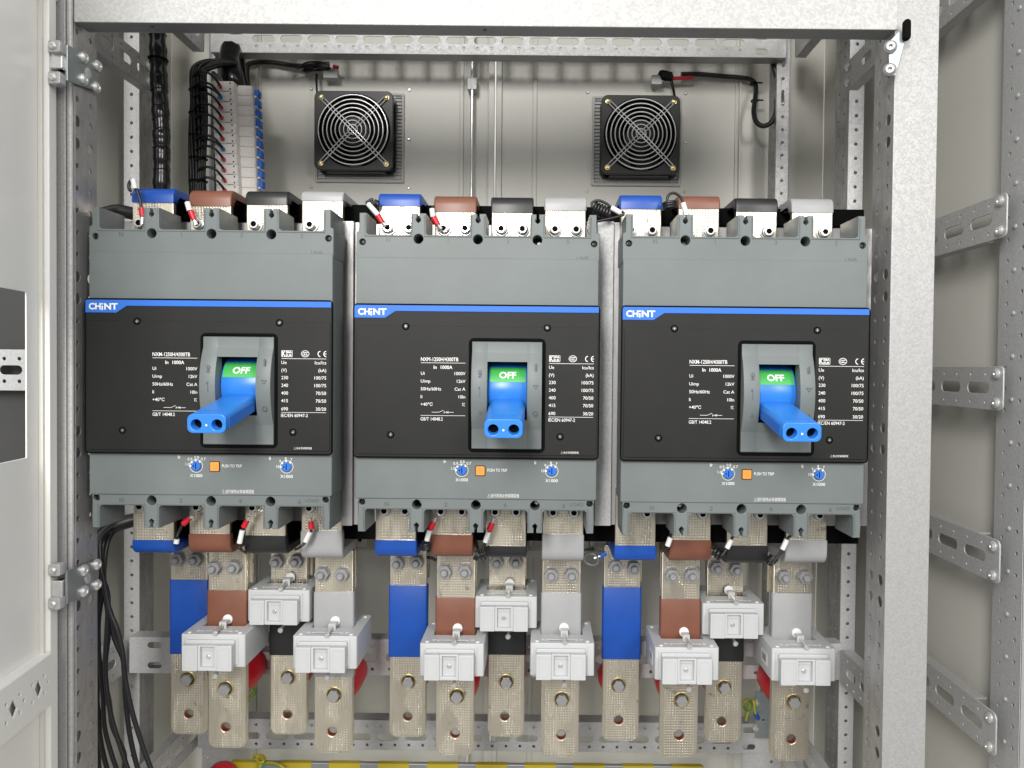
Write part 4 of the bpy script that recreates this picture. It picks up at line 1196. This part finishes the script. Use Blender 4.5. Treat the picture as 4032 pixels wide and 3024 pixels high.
x0 = loc3(W3(cR(90, 485), 428), b); sub(t, 'ferrule', MB().cyl((x0[0]-18, x0[1], x0[2]-1), (x0[0]+16, x0[1], x0[2]+1), 3), 'red')
for c in ((535, 628), (528, 520)):
    p = loc3(W3(cR(*c), 428), b); sub(t, 'cable_tie', MB().ring(p, (0, 0.1, 1), 5.0, 1.4, 16, 6).box(p[0], p[0]+14, p[1]-5, p[1]-3, p[2]-1, p[2]+1), 'gap')
for q in (0, 1): sub(t, 'fan_lead', MB().tube([loc3(W3(cR(0+14*q, 470), 430), b), loc3(W3(cR(20+10*q, 530), 424), b), loc3(W3(cR(36+6*q, 600), 416), b)], 1.2, 6), 'wire')

# ================================================================ MINIATURE BREAKERS on a vertical rail at the back left
YM = 300
pit = 40.4*(YM+DCAM)/FPX
ords = ['topmost', 'second', 'third', 'fourth', 'fifth', 'sixth', 'seventh', 'eighth', 'ninth', 'tenth', 'eleventh']
m0 = None
x0, z0 = px(834, 319, YM)
def make_mcb():
    t = empty('miniature_breaker', (0, 0, 0))
    h = pit - 0.35
    # plan outline: stepped towards +x (its front), end face towards us
    pl = [(0, 0), (31, 0), (33, 2), (33, 16), (52, 18), (54, 20), (54, 50), (33, 52), (33, 66), (0, 66)]
    MB().T([(x, y) for x, y in pl], (), -h, 0, 0.5).build('body', 'mcb', t)
    m_ = MB(); m_.cyl((12, -0.3, -h/2-1), (12, 0.5, -h/2-1), 4.2, n=14); m_.build('terminal', 'bolt', t)
    m_ = MB(); m_.box(27, 28.8, -0.25, 0.2, -h*0.28, -h*0.12); m_.box(27, 28.8, -0.25, 0.2, -h*0.86, -h*0.7); m_.box(18, 27, -0.22, 0.1, -h-0.1, -h+0.5); m_.build('vent_slot', 'gap', t)
    MB().rbox(36, 51, 17.3, 18.4, -h+3, -3, 0.6, 0.3).build('front_step', 'mcb', t)
    MB().rbox(54.2, 60.5, 28, 42, -h*0.80, -h*0.12, 1, 0.5).build('toggle', 'strip', t)
    MB().rbox(54.2, 58, 26, 44, -h+0.6, -h*0.80, 1, 0.4).build('toggle_base', 'mcb', t)
    return t
fer = ['red', 'strip', 'red', 'red', 'red', 'red', 'strip', 'red', 'red', 'red', 'red']
for k in range(11):
    o = make_mcb() if m0 is None else copy_tree(m0)
    if m0 is None: m0 = o
    xk = x0 + 0.75*k; zk = z0 - pit*k
    o.location = (xk*MM, YM*MM, zk*MM)
    lb = '%s white miniature breaker in the column at the back left' % (ords[k] if k else 'topmost')
    tag(o, lb, 'miniature breaker', 'white miniature breakers in a column')
    # its wire from the bundle
    zc = zk - pit*0.52
    base = (xk + 14, YM-3, zc)
    wj = empty('terminal_wire', base, 'short black wire arching into the %s miniature breaker' % ords[k], 'wire', 'wires arching into the miniature breakers')
    MB().tube([(-38, -2, 4), (-34, -14, 10), (-20, -19, 14), (-7, -16, 11), (0, -8, 2), (1, -1, -2)], 1.9, 8, 5).build('sheath', 'wire', wj, ang=60)
    if k in (1, 6): MB().tube([(-34, -2, 5), (-26, -13, 8), (-14, -17, 8), (-4, -13, 4), (1, -6, 0), (1.5, -1, -2)], 1.9, 8, 5).build('second_wire', 'wire', wj, ang=60)
    MB().cyl((1, -6.0, -0.5), (1.4, -1, -2.6), 2.4, n=10).build('ferrule', fer[k], wj)
t = empty('mounting_rail', (x0-6, YM+30, 0), 'vertical rail carrying the column of miniature breakers', 'rail')
MB().box(0, 4, -17, 17, z0-215, z0+20).build('rail', 'galv', t)
# wire bundle beside the column
t = empty('wire_bundle', (x0-14, YM-8, z0), 'vertical black wire bundle left of the miniature breaker column', 'wire bundle')
xt = x0-14
for k in range(14):
    ang = 2*math.pi*k/14; dx = 10.5*math.cos(ang)-3; dy = 6*math.sin(ang)
    P = [(dx+2.0*math.sin(z*.03+k), dy, -z) for z in range(0, 260, 36)]
    P = [(dx + 38, dy+22, 32), (dx+22, dy+12, 27 + (4 if k % 2 else 0)), (dx+6, dy+3, 17 + (5 if k % 2 else 0)), (dx, dy, 8)] + P[1:]
    MB().tube(P, 2.6, 8, 5).build('wire', 'wire', t, ang=60)
for z in (-18, -52, -86, -120, -154, -188, -222):
    MB().ring((-3, 0, z), (0, 0, 1), 13, 1.0, 20, 6).build('cable_tie', 'gap', t)
# loom into the top of it
t, b = cable('wire_loom', 'glossy black wrapped loom coming down behind the upper rail to the miniature breakers', 'loom',
      [W3(cC(1440, 300), 350), W3(cC(1430, 380), 340), W3(cC(1440, 440), 330), W3(cC(1455, 500), 325), W3(cC(1470, 560), 330)], lambda t: 17 - 3*abs(t-0.4), 'blackplastic')
t, b = cable('wire_loom', 'slim black wrapped cable at the top right of the miniature breakers', 'loom',
      [W3(cC(1500, 330), 400), W3(cC(1512, 420), 390), W3(cC(1522, 500), 380), W3(cC(1545, 560), 380)], 5, 'blackplastic')
# big wrapped loom at the left
P = [W3(cC(975, -60), 150), W3(cC(980, 200), 150), W3(cC(988, 500), 152), W3(cC(1002, 800), 154), W3(cC(1005, 1000), 156), W3(cC(1002, 1300), 160), W3(cC(1000, 1700), 165)]
t, b = cable('wire_loom', 'thick glossy spiral wrapped black loom hanging at the upper left', 'loom', P, lambda t: 10.6 + 0.6*math.sin(t*61) + 0.4*math.sin(t*143+1), 'blackplastic', None, 14, 16)
Q = spline(P, 14)
for k in range(3, len(Q)-1, 4):
    d = (Q[k+1]-Q[k]).normalized()
    MB().ring(loc3(Q[k], b), (d.x+random.uniform(.05, .35), d.y+random.uniform(-.2, .2), d.z), 10.4, 0.9, 20, 6).build('wrap', 'blackplastic', t)
MB().ring(loc3(Q[22], b), (0.05, 0, 1), 11.6, 1.3, 20, 6).build('cable_tie', 'gap', t)

# ================================================================ hanging cables at the lower left
cb = [[(700, 170, 70), (660, 200, 60), (622, 260, 50), (628, 420, 45), (640, 470, 45), (668, 620, 45), (690, 700, 45), (730, 800, 45), (765, 950, 45), (775, 1080, 45), (820, 1300, 45), (880, 1500, 45), (945, 1680, 45)],
      [(690, 180, 80), (650, 240, 60), (635, 330, 55), (640, 470, 52), (672, 590, 50), (665, 800, 50), (655, 1000, 50), (662, 1150, 50), (690, 1330, 50), (740, 1500, 50), (800, 1680, 50)],
      [(680, 180, 80), (630, 240, 62), (612, 330, 60), (618, 480, 58), (606, 700, 58), (610, 900, 58), (625, 1050, 58), (640, 1200, 58), (650, 1400, 58), (690, 1560, 58), (730, 1680, 58)],
      [(690, 180, 90), (625, 260, 70), (608, 400, 66), (604, 600, 66), (604, 800, 66), (612, 1000, 66), (604, 1200, 66), (615, 1400, 66), (640, 1560, 66), (670, 1680, 66)],
      [(700, 190, 75), (668, 260, 66), (650, 380, 60), (648, 520, 60), (680, 680, 55), (712, 850, 55), (770, 1000, 55), (780, 1200, 55), (800, 1400, 55), (830, 1560, 55), (862, 1680, 55)],
      [(690, 190, 90), (640, 280, 75), (622, 440, 70), (630, 600, 70), (612, 760, 70), (618, 980, 70), (655, 1120, 70), (640, 1300, 70), (610, 1480, 70), (618, 1680, 70)],
      [(675, 190, 90), (630, 300, 78), (640, 500, 74), (664, 640, 72), (676, 800, 72), (660, 960, 72), (650, 1100, 72), (680, 1250, 72), (700, 1400, 72), (770, 1560, 72), (775, 1680, 72)]]
wl = ['rightmost at the bottom, swinging out towards the busbars', 'ending third from the right at the bottom', 'ending in the middle of the sheaf', 'hanging closest to the perforated post',
      'ending second from the right at the bottom', 'curling back to the post at the bottom', 'crossing behind the others in the sheaf']
for k, row in enumerate(cb):
    P = [W3(bL(a, b_), Y_) for a, b_, Y_ in row]
    cable('control_cable', 'thin black cable at the lower left, ' + wl[k], 'cable', P, 2.9, 'wire', 'black cables hanging at the lower left', 8, 5)
# cable bundle coming from behind the left breaker
cable('wire_bundle', 'taped black bundle emerging below the left end of the left breaker', 'wire bundle', [W3(bL(860, 110), 100), W3(bL(780, 130), 95), W3(bL(700, 160), 88), W3(bL(640, 215), 80), W3(bL(615, 300), 76)], 9, 'wire')
cable('wire_bundle', 'black bundle behind the upper left terminal of the left breaker', 'wire bundle', [W3(cC(640, 1330), 90), W3(cC(730, 1310), 95), W3(cC(830, 1330), 98), W3(cC(960, 1352), 99)], 8, 'wire')

# ================================================================ sensing wires with red lugs and white marker sleeves
def sense(label, pts, lug=None, marker=None, r=1.7, Y=56, coil=None):
    P = [W3(c[:2], c[2] if len(c) > 2 else Y) for c in pts]
    b = P[0]
    t = empty('sensing_wire', b, label, 'wire', 'sensing wires at the breaker terminals')
    MB().tube([loc3(p, b) for p in P], r, 7, 6).build('sheath', 'wire', t, ang=60)
    if lug:
        a, c, e = [Vector(loc3(W3(q, Y-2), b)) for q in lug]
        MB().cyl(a, c, 3.6, 3.2, n=12).build('red_lug', 'red', t)
        MB().cyl(c, e, 1.8, 2.6, n=10).build('lug_tongue', 'zinc', t)
    if marker:
        a, c = [Vector(loc3(W3(q[:2], (q[2] if len(q) > 2 else Y)-2), b)) for q in marker]
        MB().cyl(a, c, 3.2, n=12).build('marker_sleeve', 'white', t)
    if coil:
        c0, c1, rr, turns = coil
        c0, c1 = Vector(loc3(W3(c0, Y+6), b)), Vector(loc3(W3(c1, Y+6), b))
        ax = (c1-c0).normalized(); q = ax.to_track_quat('Z', 'Y')
        pts2 = [c0 + (c1-c0)*(k/(turns*10)) + q @ Vector((rr*math.cos(2*math.pi*k/10), rr*math.sin(2*math.pi*k/10), 0)) for k in range(turns*10+1)]
        MB().tube(pts2, r*0.95, 6, 1).build('coil', 'wire', t, ang=60)
    return t
sense('wire with a long white marker at the blue bar on the left breaker', [cC(880, 1295), cC(868, 1230), cC(845, 1170), cC(828, 1120), cC(805, 1140), cC(803, 1170), cC(815, 1190)], (cC(880, 1293), cC(887, 1350), cC(884, 1395)), (cC(828, 1115), cC(840, 1175)), r=2.0, Y=46)
sense('wire with a red lug at the brown bar on top of the left breaker', [cC(1192, 1320), cC(1182, 1300), cC(1165, 1262), (*cC(1168, 1255), 70)], (cC(1187, 1315), cC(1208, 1368), cC(1218, 1400)), (cC(1165, 1258), cC(1180, 1310)), Y=46)
sense('knotted wire with a red lug at the blue bar on the middle breaker', [cM(300, 1345), cM(240, 1268), cM(225, 1262), cM(250, 1245), cM(262, 1240), cM(255, 1262), cM(280, 1270), (*cM(310, 1275), 80)], (cM(296, 1340), cM(324, 1386), cM(345, 1405)), (cM(236, 1268), cM(298, 1338)), Y=46, coil=(cM(275, 1262), cM(300, 1275), 3.4, 3))
sense('wire with a red lug at the brown bar on top of the middle breaker', [cM(645, 1360), cM(635, 1300), (*cM(640, 1285), 80)], (cM(642, 1352), cM(670, 1400), cM(690, 1425)), (cM(633, 1298), cM(640, 1350)), Y=46)
sense('coiled wire with a white marker between the middle and right breakers', [cR(-475, 1385), cM(1825, 1335), cM(1748, 1290), cM(1720, 1268), cM(1670, 1248), cM(1630, 1262), cM(1632, 1290)], (cM(1848, 1350), cM(1855, 1395), cM(1862, 1410)), (cM(1748, 1292), cM(1808, 1325)), Y=46, coil=(cM(1640, 1290), cM(1745, 1335), 6.5, 6))
sense('looped wire with a white marker at the brown bar on the right breaker', [cR(112, 1345), cR(92, 1262), cR(70, 1220), cR(30, 1200), cR(0, 1215), cR(-8, 1250), cR(5, 1275), cR(30, 1270)], None, (cR(90, 1262), cR(113, 1338)), Y=46, coil=(cR(5, 1255), cR(8, 1300), 8, 3))
sense('wire with a red lug and white tip at the brown bar below the left breaker', [bL(1135, 145), bL(1112, 190), bL(1098, 235), (*bL(1090, 260), 80)], (bL(1140, 140), bL(1180, 104), bL(1200, 86)), (bL(1100, 235), bL(1096, 262)), Y=46)
sense('wire with a red lug and white marker at the black bar below the left breaker', [bL(1512, 165), bL(1500, 200), bL(1488, 262), bL(1500, 300), (*bL(1530, 320), 80)], (bL(1516, 160), bL(1538, 118), bL(1550, 92)), (bL(1508, 180), bL(1490, 260)), Y=46)
sense('wire with a red lug and printed marker on the grey bar below the left breaker', [bL(1938, 175), bL(1930, 200), bL(1900, 255), bL(1860, 290), (*bL(1840, 300), 80)], (bL(1938, 172), bL(1934, 125), bL(1925, 100)), (bL(1930, 190), bL(1900, 252)), Y=50)
sense('wire with a red lug and white marker at the brown bar below the middle breaker', [bM(622, 175), bM(605, 245), (*bM(600, 280), 70), (*bM(630, 300), 90), (*bM(600, 310), 90)], (bM(622, 172), bM(645, 128), bM(655, 100)), (bM(618, 180), bM(602, 245)), Y=46, coil=(bM(592, 262), bM(600, 300), 5, 3))
sense('wire with a red lug and black knot at the black bar below the middle breaker', [bM(992, 185), bM(966, 258), bM(950, 310), bM(940, 350), bM(958, 360), bM(966, 335), bM(930, 320), (*bM(905, 250), 80), (*bM(890, 205), 90)], (bM(990, 182), bM(1008, 135), bM(1016, 108)), (bM(986, 190), bM(965, 255)), Y=46, coil=(bM(905, 325), bM(930, 340), 6, 3))
sense('wire with a white marker left of the brown bar below the right breaker', [bM(2135, 175), bM(2115, 230), bM(2098, 285), (*bM(2080, 300), 80)], None, (bM(2117, 225), bM(2098, 278)), Y=46)
sense('wire with a white marker and knot left of the black bar below the right breaker', [bR(420, 190), bR(385, 245), bR(360, 300), bR(320, 350), (*bR(305, 360), 70)], None, (bR(392, 238), bR(364, 292)), Y=46, coil=(bR(275, 300), bR(330, 345), 5, 3))
sense('wire with a white marker and black knots by the grey bar below the right breaker', [bR(800, 190), bR(742, 230), bR(700, 310), bR(660, 370), bR(640, 395), bR(620, 380), (*bR(650, 350), 70)], None, (bR(738, 238), bR(708, 300)), Y=46, coil=(bR(620, 385), bR(660, 345), 5, 4))
# blue ring lug
b = W3(bM(1716, 320), 120)
t = empty('ring_lug', b, 'loose ring lug with a blue sleeve left of the right breaker bars', 'lug')
a, c = [Vector(loc3(W3(q, 120), b)) for q in (bM(1716, 320), bM(1680, 342))]
MB().cyl(a, c, 3.4, n=12).build('blue_sleeve', 'strip', t)
q = Vector(loc3(W3(bM(1625, 360), 120), b)); MB().ring(q, (0.3, 1, 0.5), 9.5, 1.4, 24, 6).cyl(c, (q + (c-q)*0.3), 2.2, n=8).build('ring', 'steel_dark', t)
cable('sensing_wire', 'short black wire between the blue and brown bars below the middle breaker', 'wire', [W3(bM(600, 350), 150), W3(bM(630, 352), 150), W3(bM(662, 368), 150)], 2.2)

# ================================================================ bottom: hazard strip, insulators, earth wires
zz = px(1400, 3006, 320)[1]
xl = px(905, 3003, 320)[0]; xr = px(2770, 3020, 320)[0]
t = empty('hazard_bar', ((xl+xr)/2, 320, zz), 'bar with yellow and dark bands at the bottom of the cabinet', 'bar')
L = xr - xl
MB().F(rect(0, -20, L, 40, 1.5), (), 0, 8, 1).build('bar', 'flange', t)
k = 0; x = -L/2 + 2
while x < L/2 - 20:
    wv = min(49, L/2 - 2 - x)
    MB().F(rect(x + wv/2, -20, wv, 40.6, 0.4), (), -0.6, 8.6).build('yellow_band', 'yellow', t)
    x += wv + 28
t = empty('post_insulator', (px(*bL(1380, 1640), 300)[0], 300, px(*bL(1380, 1640), 300)[1] - 12), 'red domed insulator at the lower left under the bottom rail', 'insulator')
MB().lathe((0, 0, -30), (0, 0, 1), [(0, 20), (20, 23), (34, 21), (42, 13), (44, 4)], 24).build('body', 'redins', t)
t = empty('support_bracket', (px(*bL(1340, 1600), 345)[0], 345, px(*bL(1340, 1600), 345)[1]), 'pink tinted perforated bracket at the lower left under the bottom rail', 'bracket')
MB().F(rect(0, -20, 44, 110, 1), [circ(5, 24, 6), circ(-12, 0, 2.6), circ(-12, -24, 2.6)], 0, 2, 0.4).build('plate', 'galv', t)
t = empty('support_bracket', (px(*bR(580, 1620), 345)[0], 345, px(*bR(580, 1620), 345)[1]), 'perforated bracket at the lower right under the bottom rail', 'bracket')
MB().F(rect(0, -20, 62, 110, 1), [circ(-16, 22, 7.5), circ(16, 28, 2.8), circ(16, 0, 2.8)], 0, 2, 0.4).build('plate', 'galv', t)
x, z = px(*bR(600, 1330), 330)
t = empty('support_bracket', (x, 330, z), 'dark earth terminal bracket left of the rightmost hanging bar', 'bracket')
MB().F(rect(8, 0, 46, 74, 1), [circ(-2, -8, 2.4), circ(12, -10, 2.4), circ(22, -8, 2.4)], 0, 3, 0.4).build('plate', 'steel_dark', t)
for zq in (20, -20):
    o = MB(); screw_head(o, -14, -0.5, zq, 5, 4); o.build('screw', 'zinc', t)
def earth(label, pts, Y, lug=None):
    P = [W3(c, Y + 6*math.sin(i*1.3)) for i, c in enumerate(pts)]; b = P[0]
    t = empty('earth_wire', b, label, 'wire', 'green and yellow earth wires')
    Q = [loc3(p, b) for p in P]
    MB().tube(Q, 2.4, 8, 6).build('sheath', 'yellow', t, ang=60)
    MB().tube([(x+0.9, y-0.8, z-1.3) for x, y, z in Q], 1.7, 6, 6).build('green_stripe', 'greenw', t, ang=60)
    if lug:
        MB().cyl(Q[-1], loc3(W3(lug, Y), b), 3.8, n=12).build('blue_lug', 's_blue', t)
earth('earth wire with a loop and blue lug left of the rightmost hanging bar', [bR(480, 1365), bR(500, 1290), bR(510, 1250), bR(490, 1235), bR(463, 1262), bR(480, 1295), bR(505, 1280), bR(518, 1240), bR(532, 1250), bR(542, 1320)], 325, bR(556, 1350))
earth('earth wire loop showing right of the brown bar below the left breaker', [bL(1530, 1270), bL(1560, 1210), bL(1590, 1185), bL(1572, 1160), bL(1540, 1180), bL(1528, 1230)], 330)
earth('coiled earth wire lying above the yellow banded bar', [bL(1570, 1590), bL(1590, 1582), bL(1620, 1590), bL(1640, 1612), bL(1620, 1625), bL(1598, 1605), bL(1620, 1580), bL(1645, 1600), bL(1620, 1640), bL(1610, 1660)], 312)
earth('loose earth wire trailing right over the yellow banded bar', [bL(1600, 1660), bL(1640, 1630), bL(1690, 1625), bL(1740, 1640), bL(1770, 1662)], 310)
